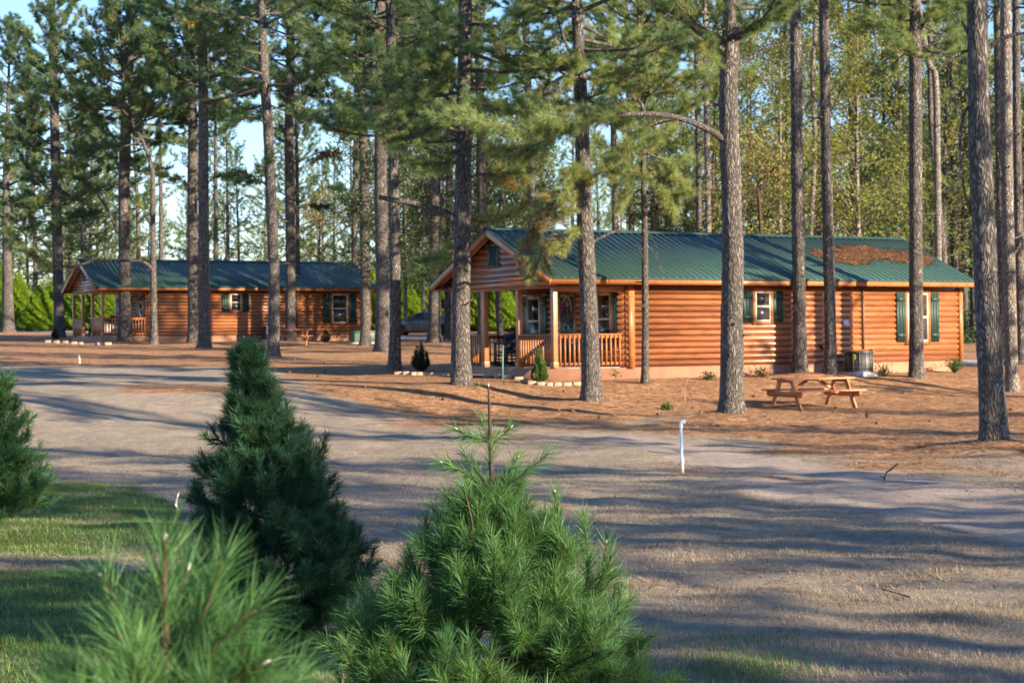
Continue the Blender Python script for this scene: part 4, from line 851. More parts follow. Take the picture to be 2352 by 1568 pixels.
# far wood and thicket as one mass each
def thicket(name, label, n, px0, px1, d0, d1, h, tint, seed, mat='needle', L=.7, w=.11):
    g = np.random.default_rng(seed); q = MB(); d = g.uniform(d0, d1, n); px = g.uniform(px0, px1, n); x = (px - CX) / F * d
    hh = h * (.65 + .35 * np.sin(x * .35) * np.sin(x * .13 + 2)); z = terr(x, d) + hh * g.random(n) ** 1.5
    A = nrm(g.normal(size=(n, 3)) + np.array([0, 0, .6])); needles(q, np.stack([x, d, z], 1), A, 5, L, w, tint + g.normal(0, .13, n), g, (.1, 1.2))
    tag(q.build(name, M[mat], tint=True), label, 'wood', kind='stuff')
thicket('distant_wood', 'far off sunlit pine wood closing the view', 26000, -300, 2700, 178, 232, 11, .66, 61)
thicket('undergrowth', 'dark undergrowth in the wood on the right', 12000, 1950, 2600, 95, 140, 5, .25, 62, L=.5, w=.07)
thicket('undergrowth', 'green undergrowth behind the cypress row', 9000, -300, 1500, 140, 160, 5, .7, 63, L=.5, w=.08)

# ------------------------------------------------------------------ young pines in the foreground
def sapling(label, stem, whorls, L, w, per_m, mat, seed, name='young_pine', shoots=(), tint=.5, rstem=.02, side=5, tail=.24, nbud=10, leader_bare=0.):
    g = np.random.default_rng(seed); base = V3(*stem[0]); root = thing(name, label, 'young pine', base, 0, 'young pines in the foreground')
    S_ = smoothpath(stem, 6); tm = MB(); tm.tube(S_, np.linspace(rstem, .004, len(S_)), 8)
    cr_ = MB(); buds = []
    P = []; A = []; T = []
    def clothe(path, start_len, tn, spread=None):
        p = np.asarray(path); seg = np.linalg.norm(np.diff(p, axis=0), axis=1); cum = np.concatenate([[0], np.cumsum(seg)]); tot = cum[-1]
        a = max(0, tot - start_len); m = max(4, int((tot - a) * per_m)); s = np.sort(g.uniform(a, tot, m))
        q = np.stack([np.interp(s, cum, p[:, i]) for i in range(3)], 1); q2 = np.stack([np.interp(np.minimum(s + .02, tot), cum, p[:, i]) for i in range(3)], 1)
        q1 = np.stack([np.interp(np.maximum(s - .02, 0), cum, p[:, i]) for i in range(3)], 1)
        P.append(q); A.append(nrm(q2 - q1)); T.append(np.full(m, tn))
    for (z, ln, el, nb) in whorls:
        az0 = g.uniform(0, 6.28)
        for k in range(nb):
            az = az0 + k * 6.283 / nb + g.normal(0, .18); l = ln * g.uniform(.85, 1.12); e_ = math.radians(el + g.normal(0, 7)); e = V3(math.cos(az), math.sin(az), 0)
            zz = z + g.normal(0, .015); p = np.array([np.interp(zz, S_[:, 2], S_[:, i]) for i in range(3)])
            p1 = p + (e * math.cos(e_ * .6) + V3(0, 0, math.sin(e_ * .6))) * l * .55; p2 = p1 + (e * math.cos(e_ * 1.4) + V3(0, 0, math.sin(e_ * 1.4))) * l * .5
            path = smoothpath([p, p1, p2], 5); tm.tube(path, np.linspace(.006 + .006 * l, .003, len(path)), 5); tb = tint + g.normal(0, .1)
            clothe(path, max(tail, .62 * l), tb); buds.append((path[-1], nrm(path[-1] - path[-2])))
            for j in range(int(side * max(1, l / .3))):
                s0 = g.uniform(.3, .95); b0 = path[min(len(path) - 2, int(s0 * (len(path) - 1)))]; dd = nrm(path[-1] - path[-3])
                sd_ = nrm(np.cross(dd, g.normal(size=3))); d2 = nrm(dd * .75 + sd_ * .75 + V3(0, 0, .3)); l2 = (.10 + .22 * l * (1 - s0 * .6)) * g.uniform(.7, 1.2)
                p_ = smoothpath([b0, b0 + d2 * l2 * .5, b0 + nrm(d2 + V3(0, 0, .35)) * l2], 3); tm.tube(p_, np.linspace(.0035, .002, len(p_)), 4); clothe(p_, l2 * .9, tb + g.normal(0, .06))
                if g.random() < .3: buds.append((p_[-1], nrm(p_[-1] - p_[-2])))
    for sh in shoots:
        path = smoothpath(sh['p'], 6); tm.tube(path, np.linspace(sh.get('r', .006), .003, len(path)), 6)
        if sh.get('t', .2) > 0: clothe(path, sh.get('t', .2), sh.get('tint', tint))
        buds.insert(0, (path[-1], nrm(path[-1] - path[-2])))
    P = np.concatenate(P); A = np.concatenate(A); T = np.concatenate(T)
    needles(cr_, P, A, 1, L, w, T, g, (.2, .95), .04, True)
    tm.build('trunk', M['twig'], root, True, base); cr_.build('crown', M[mat], root, False, base, True)
    buds.insert(0, (S_[-1], V3(0, 0, 1)))
    for (p, d) in buds[:nbud]:
        b = MB(); s_ = .0032 * (rstem / .02) ** .3; b.tube([p - d * .004, p + d * .003, p + d * .009, p + d * .013], [s_ * .8, s_, s_ * .8, s_ * .2], 7); b.build('bud', M['bud'], root, True, base)
    return root
d7 = 7.9
zpy = lambda py, d: EYE - (py - 779.7) / F * d
def whs(pys, d, prof, el0, el1, nb): 
    n = len(pys); return [(zpy(py, d), prof[i] / math.cos(math.radians(20)), el0 + (el1 - el0) * i / (n - 1), nb) for i, py in enumerate(pys)]
sapling('bushy light green young pine in the centre foreground with a tall bare leader', [gz(*(ray(1135, 900)[:1] * d7), d7), wp(1137, 1500, d7), wp(1130, 1140, d7), wp(1126, 1000, d7), wp(1122, 887, d7)],
        whs([1215, 1285, 1340, 1395, 1450, 1510, 1570, 1640, 1710, 1775], d7, [.11, .19, .28, .37, .45, .53, .60, .64, .65, .56], 38, 8, 9), .097, .0023, 720, 'sapling', 71, tint=.66, rstem=.019, side=8, nbud=16,
        shoots=[dict(p=[wp(1126, 1012, d7), wp(1085, 1005, d7 - .05), wp(1050, 985, d7 - .08)], t=.2), dict(p=[wp(1126, 1012, d7), wp(1152, 1000, d7 + .05), wp(1173, 981, d7 + .05)], t=.2), dict(p=[wp(1126, 1012, d7), wp(1118, 990, d7 + .1), wp(1108, 965, d7 + .12)], t=.1),
                dict(p=[wp(1130, 1135, d7), wp(1075, 1090, d7 - .05), wp(1015, 1062, d7 - .1)], t=.26, tint=.7), dict(p=[wp(1130, 1135, d7), wp(1200, 1090, d7 - .05), wp(1262, 1040, d7 - .05)], t=.3, tint=.72), dict(p=[wp(1130, 1135, d7), wp(1165, 1090, d7 + .1), wp(1190, 1050, d7 + .15)], t=.2, tint=.72),
                dict(p=[wp(1130, 1135, d7), wp(1095, 1080, d7 + .1), wp(1070, 1045, d7 + .15)], t=.2, tint=.7), dict(p=[wp(1090, 1285, d7 - .15), wp(1084, 1200, d7 - .2), wp(1064, 1115, d7 - .22)], t=.05, r=.007), dict(p=[wp(1128, 1080, d7), wp(1126, 1010, d7)], t=.13, r=.008, tint=.7),
                dict(p=[wp(1300, 1290, d7 - .1), wp(1285, 1215, d7 - .1), wp(1275, 1130, d7 - .1)], t=.25, tint=.75), dict(p=[wp(1380, 1340, d7), wp(1388, 1290, d7), wp(1393, 1245, d7)], t=.04, r=.005), dict(p=[wp(1350, 1330, d7), wp(1350, 1260, d7), wp(1340, 1190, d7)], t=.22, tint=.75)])
d8 = 11.6
sapling('tall dark green conical young pine left of centre', [at(642, 1478), wp(625, 1300, d8), wp(598, 1050, d8), wp(572, 880, d8), wp(560, 775, d8)],
        whs([838, 862, 905, 950, 1000, 1045, 1090, 1135, 1180, 1225, 1270, 1315, 1360, 1405, 1440], d8, [.03, .055, .09, .135, .19, .245, .30, .35, .395, .43, .465, .495, .515, .50, .42], 42, 5, 8), .082, .0028, 1000, 'darkneedle', 72, tint=.5, rstem=.024, side=8, nbud=8,
        shoots=[dict(p=[wp(572, 850, d8), wp(565, 815, d8), wp(560, 785, d8)], t=.2), dict(p=[wp(572, 880, d8), wp(556, 850, d8), wp(545, 826, d8)], t=.12), dict(p=[wp(572, 880, d8), wp(586, 850, d8), wp(590, 828, d8)], t=.12)])
d9 = 18.
bl = gz(ray(-62, 1240)[0] * d9, d9)
sapling('green young pine cut by the left picture edge', [bl, bl + V3(0, 0, .9), bl + V3(.03, 0, 1.5), bl + V3(.04, 0, 2.0)],
        [(bl[2] + .22 + .125 * k, l_, 40 - 2.6 * k if False else 10 + 2.4 * k, 8) for k, l_ in enumerate([.62, .7, .72, .7, .67, .63, .58, .53, .47, .40, .33, .25, .18])], .085, .0048, 330, 'sapling', 73, tint=.4, rstem=.026, side=6, nbud=3)
d2 = 2.6
b2_ = gz(ray(395, 900)[0] * d2, d2)
sh = lambda pts, **k: dict(p=[wp(px, py, d2 + dz) for px, py, dz in pts], **k)
sapling('blurred young pine very close to the camera at the lower left', [b2_, wp(400, 2600, d2), wp(392, 1700, d2), wp(378, 1480, d2), wp(376, 1330, d2), wp(380, 1242, d2)],
        [(zpy(py, d2), l_, 30, 7) for py, l_ in ((1740, .12), (1950, .27), (2200, .34), (2500, .4), (2900, .45))], .09, .0014, 1300, 'sapling', 74, tint=.62, rstem=.013, side=4, nbud=9, tail=.14,
        shoots=[sh([(388, 1660, 0), (320, 1540, -.03), (268, 1455, -.05)], t=.34, r=.004), sh([(385, 1640, 0), (260, 1570, .03), (132, 1527, .05)], t=.34, r=.004), sh([(390, 1640, 0), (445, 1470, .02), (512, 1292, .03)], t=.34, r=.004), sh([(392, 1650, 0), (480, 1500, -.03), (586, 1397, -.05)], t=.34, r=.004), sh([(392, 1690, 0), (500, 1590, -.02), (604, 1525, -.04)], t=.34, r=.004), sh([(376, 1500, 0), (376, 1330, 0), (380, 1242, 0)], t=.36, r=.005), sh([(380, 1600, 0), (300, 1450, .08), (235, 1330, .1)], t=.34, r=.003), sh([(385, 1560, 0), (400, 1400, .1), (430, 1310, .12)], t=.34, r=.003), sh([(390, 1720, 0), (470, 1600, .1), (540, 1500, .14)], t=.3, r=.003), sh([(390, 1720, 0), (330, 1620, -.1), (230, 1560, -.14)], t=.3, r=.003), sh([(390, 1750, 0), (560, 1640, .05), (680, 1560, .08)], t=.3, r=.003), sh([(385, 1700, 0), (345, 1560, .12), (320, 1440, .15)], t=.3, r=.003)])
# ------------------------------------------------------------------ furniture, machines and small things
def picnic(label, c, rz):
    root = thing('picnic_table', label, 'picnic table', c, rz, 'red stained picnic tables'); m = M['table']; Lh = 1.0
    q = MB()
    for k in range(5): q.box((-Lh, -.365 + k * .147, .715), (Lh, -.365 + k * .147 + .141, .755))
    q.build('tabletop', m, root, bevel=.004)
    for sgn in (-1, 1):
        q = MB(); y0 = sgn * .62
        q.box((-Lh, min(y0, y0 + sgn * .135), .425), (Lh, max(y0, y0 + sgn * .135), .463)); y1 = y0 + sgn * .141
        q.box((-Lh, min(y1, y1 + sgn * .135), .425), (Lh, max(y1, y1 + sgn * .135), .463)); be = q.build('bench', m, root, bevel=.004)
        q = MB(); q.box((-.045, y0, .39), (.045, y0 + sgn * .27, .424)); q.build('cleat', m, be)
    for ex in (-.78, .78):
        for sgn in (-1, 1):
            q = MB(); q.beam((ex, sgn * .72, -.03), (ex, sgn * .27, .714), .04, .14, (0, sgn, .3)); q.build('leg', m, root, bevel=.004)
        o_ = math.copysign(.042, ex)
        q = MB(); q.prism([(ex + o_ - .019, -.88, .424), (ex + o_ - .019, .88, .424), (ex + o_ - .019, .88, .36), (ex + o_ - .019, .82, .285), (ex + o_ - .019, -.82, .285), (ex + o_ - .019, -.88, .36)], (.038, 0, 0)); q.build('seat_support', m, root)
        q = MB(); q.box((ex + o_ - .019, -.34, .64), (ex + o_ + .019, .34, .714)); q.build('top_support', m, root)
        q = MB(); q.beam((ex * .93, 0, .34), (ex * .22, 0, .70), .04, .085); q.build('brace', m, root)
    q = MB(); q.box((-.04, -.34, .68), (.04, .34, .714)); q.build('top_cleat', m, root)
    return root
b = at(1848, 938); picnic('red stained picnic table standing between the pines before the nearer cabin', b + V3(.3, .5, 0), math.radians(21))
b = at(686, 794); picnic('red stained picnic table before the farther cabin, partly behind a leaning pine', b + V3(-.4, .3, .02), math.radians(3))

# air conditioners
def ac_round(label, p):
    root = thing('air_conditioner', label, 'air conditioner', p, TH, 'condenser units beside the cabins')
    q = MB(); q.box((-.5, -.5, -.1), (.58, .45, .045)); q.build('base_pad', M['padgrey'], root)
    q = MB(); q.lathe([(.40, .05), (.405, .06), (.405, .60), (.38, .61), (.05, .60)], n=40); bo = q.build('body', M['coil'], root)
    q = MB(); q.lathe([(.41, .595), (.425, .60), (.425, .655), (.40, .665), (.02, .67)], n=40); q.build('top_cap', M['darkgrey'], root)
    q = MB(); q.lathe([(.425, .046), (.425, .09), (.41, .095)], n=40); q.build('base_rim', M['darkgrey'], root)
    q = MB()
    for z in (.2, .335, .47): q.lathe([(.408, z - .006), (.416, z), (.408, z + .006)], n=40)
    for a in np.arange(0, 2 * math.pi, math.pi / 7): e = V3(math.cos(a), math.sin(a), 0); q.beam(e * .415 + V3(0, 0, .09), e * .415 + V3(0, 0, .6), .016, .016, tuple(e))
    q.build('grille', M['grille'], root)
    a0 = -2.62 - 0.0; 
    q = MB(); an = np.linspace(a0 - .1, a0 + .12, 8); n_ = len(an)
    v = [(math.cos(a) * .424, math.sin(a) * .424, z) for z in (.42, .57) for a in an]; q.add(v, np.array([[i, i + 1, n_ + i + 1, n_ + i] for i in range(n_ - 1)])); q.build('energy_sticker', M['yellow'], root)
    return root
p = c1(10.3, -.62, 0); p[2] = float(terr(p[0], p[1])) + .06
ac_round('round grey air conditioner against the wall of the nearer cabin', p)
p = c2(8.62, -.75, 0); p[2] = float(terr(p[0], p[1])) + .05
root = thing('air_conditioner', 'boxy grey air conditioner at the farther cabin wall behind the leaning pine', 'air conditioner', p, .4845, 'condenser units beside the cabins')
q = MB(); q.box((-.42, -.42, -.1), (.42, .42, .05)); q.build('base_pad', M['padgrey'], root)
q = MB(); q.box((-.36, -.36, .051), (.36, .36, .7)); q.build('body', M['coil'], root, bevel=.03)
q = MB(); q.box((-.38, -.38, .70), (.38, .38, .75)); q.build('top_cap', M['grey'], root, bevel=.02)
q = MB()
for k in range(9): z = .1 + k * .07; q.box((-.365, -.372, z), (.365, -.36, z + .012)); q.box((-.372, -.36, z), (-.36, .36, z + .012))
for k in range(4): x = -.36 + k * .24; q.box((x - .01, -.376, .06), (x + .01, -.362, .69))
q.build('grille', M['grey'], root)

# electric pedestal and transformer by the farther cabin
p = at(703, 782); root = thing('utility_post', 'brown boarded utility post with a grey meter box behind the far picnic table', 'utility post', p, .25)
q = MB(); q.box((-.24, -.12, -.2), (.16, .12, 1.56)); q.build('board', M['table'], root, bevel=.01)
q = MB(); q.box((-.26, -.02, .3), (-.241, .1, 1.5)); q.build('side_board', M['table'], root)
q = MB(); q.box((.161, -.14, .55), (.42, .1, 1.52)); mb_ = q.build('meter_box', M['grey'], root, bevel=.01)
q = MB(); q.lathe([(.06, 0), (.07, .03), (.06, .07), (.02, .08)], (.29, 0, 0), 16); o = q.build('meter_dial', M['carglass'], mb_); o.rotation_euler = (math.pi / 2, 0, 0); o.location = (0, -.14, 1.2)
for z in (.72, 1.08, 1.34):
    q = MB(); q.tube([(-.16, -.12, z), (-.16, -.19, z), (-.02, -.19, z + .02), (.0, -.17, z + .05)], .014, 6); q.build('hook', M['white'], root)
q = MB(); q.tube([(.29, -.02, -.2), (.29, -.02, .56)], .035, 10); q.build('conduit', M['grey'], root)
q = MB(); q.tube([(-.02, -.2, -.1), (-.02, -.2, .45)], .045, 10); q.build('pipe', M['white'], root)
p = at(834, 789); root = thing('transformer_box', 'green metal transformer box on a pad half hidden by a pine', 'transformer box', p, .3)
q = MB(); q.box((-.66, -.56, -.1), (.66, .5, .07)); q.build('base_pad', M['padgrey'], root)
q = MB(); q.box((-.52, -.42, .071), (.52, .4, .52)); q.build('cabinet', M['green_box'], root, bevel=.02)
q = MB(); q.prism([(-.54, -.44, .52), (-.54, .42, .52), (-.54, .42, .64), (-.54, -.3, .64), (-.54, -.44, .56)], (1.08, 0, 0)); q.build('lid', M['green_box'], root)
q = MB(); q.box((-.01, -.432, .1), (.01, -.42, .5)); q.box((.05, -.45, .3), (.09, -.42, .38)); q.build('latch', M['darkgrey'], root)

# standpipes
p = at(1567, 1085); root = thing('standpipe', 'white plastic water standpipe with an elbow in the open lawn', 'water pipe', p)
dd = p[1]; kk = dd / F; hgt = 116 * kk; r_ = 3.8 * kk
q = MB(); q.tube([(0, 0, -.2), (-.004, 0, hgt * .2), (-.012, 0, hgt - .05)], r_ * .92, 14); q.build('riser', M['white'], root, True)
q = MB(); q.lathe([(r_ * .95, .13), (r_ * 1.25, .135), (r_ * 1.25, .205), (r_ * .95, .21)], (0, 0, 0), 16); q.build('coupling', M['white'], root, True)
q = MB(); q.lathe([(r_ * .9, -.02), (r_ * 1.1, -.02), (r_ * 1.1, .125), (r_ * .9, .13)], (0, 0, 0), 16); q.build('sleeve', M['vinyl'], root, True)
q = MB(); q.tube(smoothpath([(-.012, 0, hgt - .09), (-.012, 0, hgt - .035), (.0, 0, hgt - .005), (.035, 0, hgt), (.055, 0, hgt)], 4), r_ * 1.2, 14); q.build('elbow', M['white'], root, True)
q = MB(); q.tube([(.055, 0, hgt), (.085, 0, hgt)], .012, 8); q.tube([(.085, 0, hgt + .012), (.095, 0, hgt - .02), (.1, 0, hgt - .05)], .012, 8); q.tube([(.08, -.02, hgt + .03), (.08, .02, hgt + .03)], .007, 6); q.tube([(.08, 0, hgt), (.08, 0, hgt + .03)], .006, 6); q.build('tap', M['brass'], root, True)
px_, py_ = 300 * .6125, 1370 * .6125          # the small pipe far out on the lawn
p = at(183, 835); root = thing('standpipe', 'short white water pipe far out in the lawn at the left', 'water pipe', p)
kk = p[1] / F
q = MB(); q.tube([(-6 * kk * .25, 0, 18 * kk), (-2 * kk * .25, 0, 9 * kk), (0, 0, -.1)], 2. * kk, 10); q.build('riser', M['white'], root, True)
q = MB(); q.tube([(-6 * kk * .25, 0, 17 * kk), (-7 * kk * .25, 0, 21 * kk)], [2.6 * kk, 2.2 * kk], 10); q.build('cap', M['vinyl'], root, True)
p = at(1154, 872); root = thing('plant_stake', 'thin green stake beside the big porch pine', 'stake', p)
q = MB(); kk = p[1] / F; q.tube([(0, 0, -.1), (1 * kk, 0, 40 * kk), (2.5 * kk, 0, 80 * kk)], [2 * kk, 1.8 * kk, .9 * kk], 6); q.build('rod', M['greenstake'], root)
# ribbon tied to the dark sapling
pp = wp(410, 1145, 11.3); q = MB(); a_ = [wp(412, 1128, 11.3), wp(407, 1142, 11.28), wp(404, 1158, 11.3), wp(409, 1170, 11.28)]; sd_ = V3(.0045, .003, 0)
v = [x - sd_ * s_ for x, s_ in zip(a_, (.4, 1, 1.2, .5))] + [x + sd_ * s_ for x, s_ in zip(a_, (.4, 1, 1.2, .5))]; v2 = [x + V3(0, .003, 0) for x in v]
q.add(v + v2, np.array([[i, i + 1, 4 + i + 1, 4 + i] for i in range(3)] + [[8 + i, 8 + i + 1, 12 + i + 1, 12 + i] for i in range(3)] + [[0, 4, 12, 8], [3, 7, 15, 11]]))
tag(q.build('ribbon_tag', M['grey'], origin=pp), 'greyish white ribbon tag hanging on the left side of the dark young pine', 'tag')

# rocking chairs, stools, wreath on the porch
def rocker(label, p, rz):
    root = thing('rocking_chair', label, 'rocking chair', p, rz, 'rocking chairs on the porch'); m = M['navy']      # faces local -y
    for sx in (-.27, .27):
        q = MB(); a = np.linspace(-.62, .55, 13); P = [(sx, 2.0 * math.sin(t), .03 + 2.0 * (1 - math.cos(t))) for t in a * .3]
        P = [(sx, t, .025 + .16 * t * t) for t in np.linspace(-.42, .5, 11)]
        for i in range(10): q.beam(P[i], P[i + 1], .035, .05)
        q.build('rocker', m, root)
        q = MB(); q.tube([(sx, -.27, .04), (sx, -.27, .66)], [.024, .02], 8); q.build('front_leg', m, root)
        q = MB(); q.tube([(sx, .2, .04), (sx, .22, .4), (sx * .93, .34, .8), (sx * .9, .46, 1.14)], [.024, .024, .02, .018], 8); q.build('back_post', m, root)
        q = MB(); q.add([(sx - .05, -.36, .66), (sx + .05, -.36, .66), (sx + .03, .28, .62), (sx - .03, .28, .62), (sx - .05, -.36, .685), (sx + .05, -.36, .685), (sx + .03, .28, .645), (sx - .03, .28, .645)], np.array([[0, 1, 2, 3], [4, 5, 6, 7], [0, 1, 5, 4], [1, 2, 6, 5], [2, 3, 7, 6], [3, 0, 4, 7]])); q.build('armrest', m, root)
        for z in (.2, .3):
            q = MB(); q.tube([(sx, -.27, z), (sx, .21, z - .02)], .012, 6); q.build('stretcher', m, root)
    for y, z in ((-.27, .22), (-.27, .32), (.21, .22)):
        q = MB(); q.tube([(-.27, y, z), (.27, y, z)], .012, 6); q.build('stretcher', m, root)
    q = MB()
    for k in range(9): t = k / 8; q.beam((-.28, -.31 + .56 * t, .43 - .05 * t), (.28, -.31 + .56 * t, .43 - .05 * t), .058, .02)
    q.build('seat', m, root)
    q = MB()
    for k in range(8): x = -.19 + .38 * k / 7; q.beam((x, .25, .46), (x * .95, .42, 1.02), .034, .014, (0, 1, 0))
    q.build('back_slats', m, root)
    q = MB(); q.beam((-.24, .245, .45), (.24, .245, .45), .03, .05); 
    q.prism([(-.23, .42, 1.02), (.23, .42, 1.02), (.23, .438, 1.08), (.12, .445, 1.10), (.06, .455, 1.135), (-.06, .455, 1.135), (-.12, .445, 1.10), (-.23, .438, 1.08)], (0, .02, -.004)); q.build('top_rail', m, root)
    return root
rocker('dark blue rocking chair in the porch gap with its back to the rear railing', c1(.98, 3.65, .332), TH + math.radians(-28))
rocker('dark blue rocking chair mostly hidden behind the left porch railing', c1(1.55, 4.95, .332), TH + math.radians(-60))
def stool(label, p, rz, mat='black'):
    root = thing('bar_stool', label, 'bar stool', p, rz, 'black bar stools on the porches'); m = M[mat]
    q = MB(); q.lathe([(.02, .64), (.2, .645), (.215, .67), (.2, .70), (.02, .705)], n=24); q.build('seat', m, root, True)
    q = MB(); an = np.linspace(-.25, math.pi + .25, 17); n_ = len(an); top = [(.25 * math.cos(a), .25 * math.sin(a), .78 + .27 * max(0, math.sin(a)) ** .7) for a in an]; bt = [(.22 * math.cos(a), .22 * math.sin(a), .70) for a in an]
    inn_ = lambda L_, k: [(x * k, y * k, z) for x, y, z in L_]
    q.add(top + bt + inn_(top, .93) + inn_(bt, .93), np.array([[i, i + 1, n_ + i + 1, n_ + i] for i in range(n_ - 1)] + [[2 * n_ + i, 2 * n_ + i + 1, 3 * n_ + i + 1, 3 * n_ + i] for i in range(n_ - 1)] + [[i, i + 1, 2 * n_ + i + 1, 2 * n_ + i] for i in range(n_ - 1)])); q.build('back_shell', m, root, True)
    for a in (.78, 2.36, 3.93, 5.5):
        e = V3(math.cos(a), math.sin(a), 0); q = MB(); q.tube([e * .16 + V3(0, 0, .645), e * .24 + V3(0, 0, .0)], .013, 7); q.build('leg', m, root)
    q = MB(); P = [(.2 * math.cos(a), .2 * math.sin(a), .25) for a in np.linspace(0, 6.283, 17)]; q.tube(P, .009, 6, False); q.build('footrest', m, root)
    return root
stool('black curved back bar stool in front of the wreathed door', c1(1.12, .95, .332), TH + math.radians(160))
stool('black curved back bar stool under the right porch window', c1(1.95, .72, .332), TH + math.radians(250))
stool('black curved back bar stool on the farther cabin porch', c2(1.0, 1.3, .332), .4845 + 2.6)
stool('black curved back bar stool at the right of the farther cabin porch', c2(1.9, .7, .332), .4845 + 4.2)
# wreath hanging on the door: wicker hoop, dried flowers, bow
u_ = 2.35 - .1
root = thing('door_wreath', 'dried flower wreath with a pink bow hanging on the teal door', 'wreath', c1(u_, 2.79, 1.95), TH)
q = MB(); P = [(0, .21 * math.cos(a), .05 + .34 * math.sin(a)) for a in np.linspace(0, 6.283, 33)]; q.tube(P, .02, 8, False)
for a in (.5, 1.05, 1.57, 2.1, 2.64): q.tube([(0, 0, .1), (0, .2 * math.cos(a), .05 + .33 * math.sin(a))], .009, 6)
q.build('hoop', M['cream'], root, True)
g = np.random.default_rng(5); q = MB(); n_ = 260; a = g.uniform(2.6, 6.6, n_); r0_ = g.normal(1, .22, n_); P = np.stack([g.uniform(-.07, .0, n_), .19 * np.cos(a) * r0_ + .03, -.06 + .22 * np.sin(a) * r0_], 1); leaves(q, P, 5, .075, .02, .5, g); q.build('dried_flowers', M['dry'], root)
q = MB(); P = np.stack([g.uniform(-.1, -.04, 40), .16 + g.normal(0, .035, 40), .12 + g.normal(0, .05, 40)], 1); leaves(q, P, 4, .08, .02, .5, g); q.build('bow', M['pink'], root)

# shrubs
def upright(label, px, py, wpx, hpx, seed, tint=.5, mat='shrub', splay=.28, n=26, dep=None):
    p = at(px, py) if dep is None else gz(ray(px, py)[0] * dep, dep); k = p[1] / F; H = hpx * k; Wd = wpx * k; g = np.random.default_rng(seed)
    root = thing('evergreen_shrub', label, 'shrub', p, 0, 'upright evergreen shrubs by the cabins'); tm = MB(); cr_ = MB(); P = []; A = []; T = []
    for i in range(n):
        az = g.uniform(0, 6.28); rr_ = math.sqrt(g.random()); e = V3(math.cos(az), math.sin(az), 0) * rr_; h = H * (1 - .55 * rr_ ** 1.5) * g.uniform(.8, 1.05)
        p0 = e * Wd * .08; p1 = e * Wd * .42 + V3(0, 0, h * .4); p2 = e * Wd * (.5 - splay * .4) + V3(0, 0, h); pa = smoothpath([p0, p1, p2], 6); tm.tube(pa, np.linspace(.012, .004, len(pa)), 4, False)
        s = g.uniform(.1, 1, 60); q_ = np.stack([np.interp(s * (len(pa) - 1), np.arange(len(pa)), pa[:, j]) for j in range(3)], 1); P.append(q_ + g.normal(0, Wd * .03, q_.shape)); A.append(np.tile(nrm(p2 - p0 + V3(0, 0, .3)), (60, 1)) + g.normal(0, .25, (60, 3))); T.append(np.full(60, tint + g.normal(0, .14)))
    needles(cr_, np.concatenate(P), nrm(np.concatenate(A)), 5, .055 * (Wd / .6) ** .3 + .02, .013, np.concatenate(T), g, (.1, .7), .0)
    tm.build('stems', M['twig'], root); cr_.build('foliage', M[mat], root, tint=True); return root
upright('light green upright shrub at the nearer cabin porch corner', 1239, 868, 44, 84, 81, .72, splay=.6, n=34, dep=49.4)
upright('dark upright shrub in the stone edged bed left of the nearer cabin', 966, 852, 46, 66, 82, .3, 'holly', .25, 34)
upright('green upright shrub before the farther cabin porch entry', 210, 783, 19, 46, 83, .5, splay=.6, n=26)
upright('dark upright shrub at the foot of the pine left of the farther cabin', 127, 779, 20, 34, 84, .2, 'holly', .4, 20)
upright('small dark shrub against the farther cabin wall beside the big window', 748, 786, 24, 34, 85, .15, 'holly', .3, 16)
upright('small green shrub right behind the far picnic table', 716, 781, 16, 36, 86, .45, splay=.5, n=14)
def weed(label, px, py, w_, h_, seed, mat, tint, n=16, name='weed'):
    p = at(px, py); k = p[1] / F; g = np.random.default_rng(seed); q = MB(); P = g.normal(0, 1, (n, 3)) * V3(w_ * k * .03, w_ * k * .03, 0); 
    A = nrm(g.normal(0, .45, (n, 3)) * V3(1, 1, 0) * (w_ / h_) + V3(0, 0, 1)); needles(q, p + P, A, 3, h_ * k, max(.008, 1.3 * k), np.full(n, tint), g, (0, .5), .1, True)
    if mat in ('shrub', 'holly'): leaves(q, p + P + A * h_ * k * .6, 12, .07, w_ * k * .25, tint, g)
    root = tag(q.build(name, M[mat], origin=p, tint=True), label, 'weed', 'small weeds and seedlings on the straw'); return root
weed('leafy green weed at the nearer cabin wall right of the air conditioner', 2028, 866, 42, 34, 91, 'shrub', .3)
weed('leafy weed at the nearer cabin wall left of the second bare pine', 1748, 866, 36, 26, 92, 'holly', .5)
weed('green and brown bush at the right end of the nearer cabin', 2192, 856, 36, 40, 93, 'shrub', .4, 22)
weed('small leafy weed at the nearer cabin wall left of the big sunlit pine', 1627, 872, 30, 20, 94, 'holly', .5)
p = at(1574, 925); q = MB(); k_ = p[1] / F; q.tube(smoothpath([p - V3(0, 0, .05), p + V3(0, 0, 30 * k_), p + V3(5 * k_, 0, 52 * k_), p + V3(14 * k_, 0, 58 * k_)], 4), np.linspace(.7 * k_, .3 * k_, 13), 5)
tag(q.build('grass_stalk', M['rock'], origin=p), 'tall dry grass stalk left of the big sunlit pine', 'weed', 'small weeds and seedlings on the straw')
weed('small grey green weed before the dry grass stalk', 1532, 942, 22, 18, 96, 'shrub', .4)
weed('dead dark twiggy weed at the straw edge left of the massive right pine', 2117, 1034, 36, 28, 97, 'straw', .05, 9)
weed('dead dark twiggy weed in the straw below the picnic table', 1990, 960, 20, 26, 98, 'straw', .1, 7)
weed('pale dry grass tuft between the leaning pine and the bluish pine', 905 * .3829 + 874 if False else 875, 858 if False else 806 + 0, 26, 20, 99, 'drygrass', .7) if False else None
weed('pale dry grass tuft on the straw left of the small stone edged bed', 872, 806, 22, 26, 99, 'drygrass', .6, 9)
weed('green weed tuft at the foot of the porch door pine', 1405, 870, 26, 28, 100, 'shrub', .6)
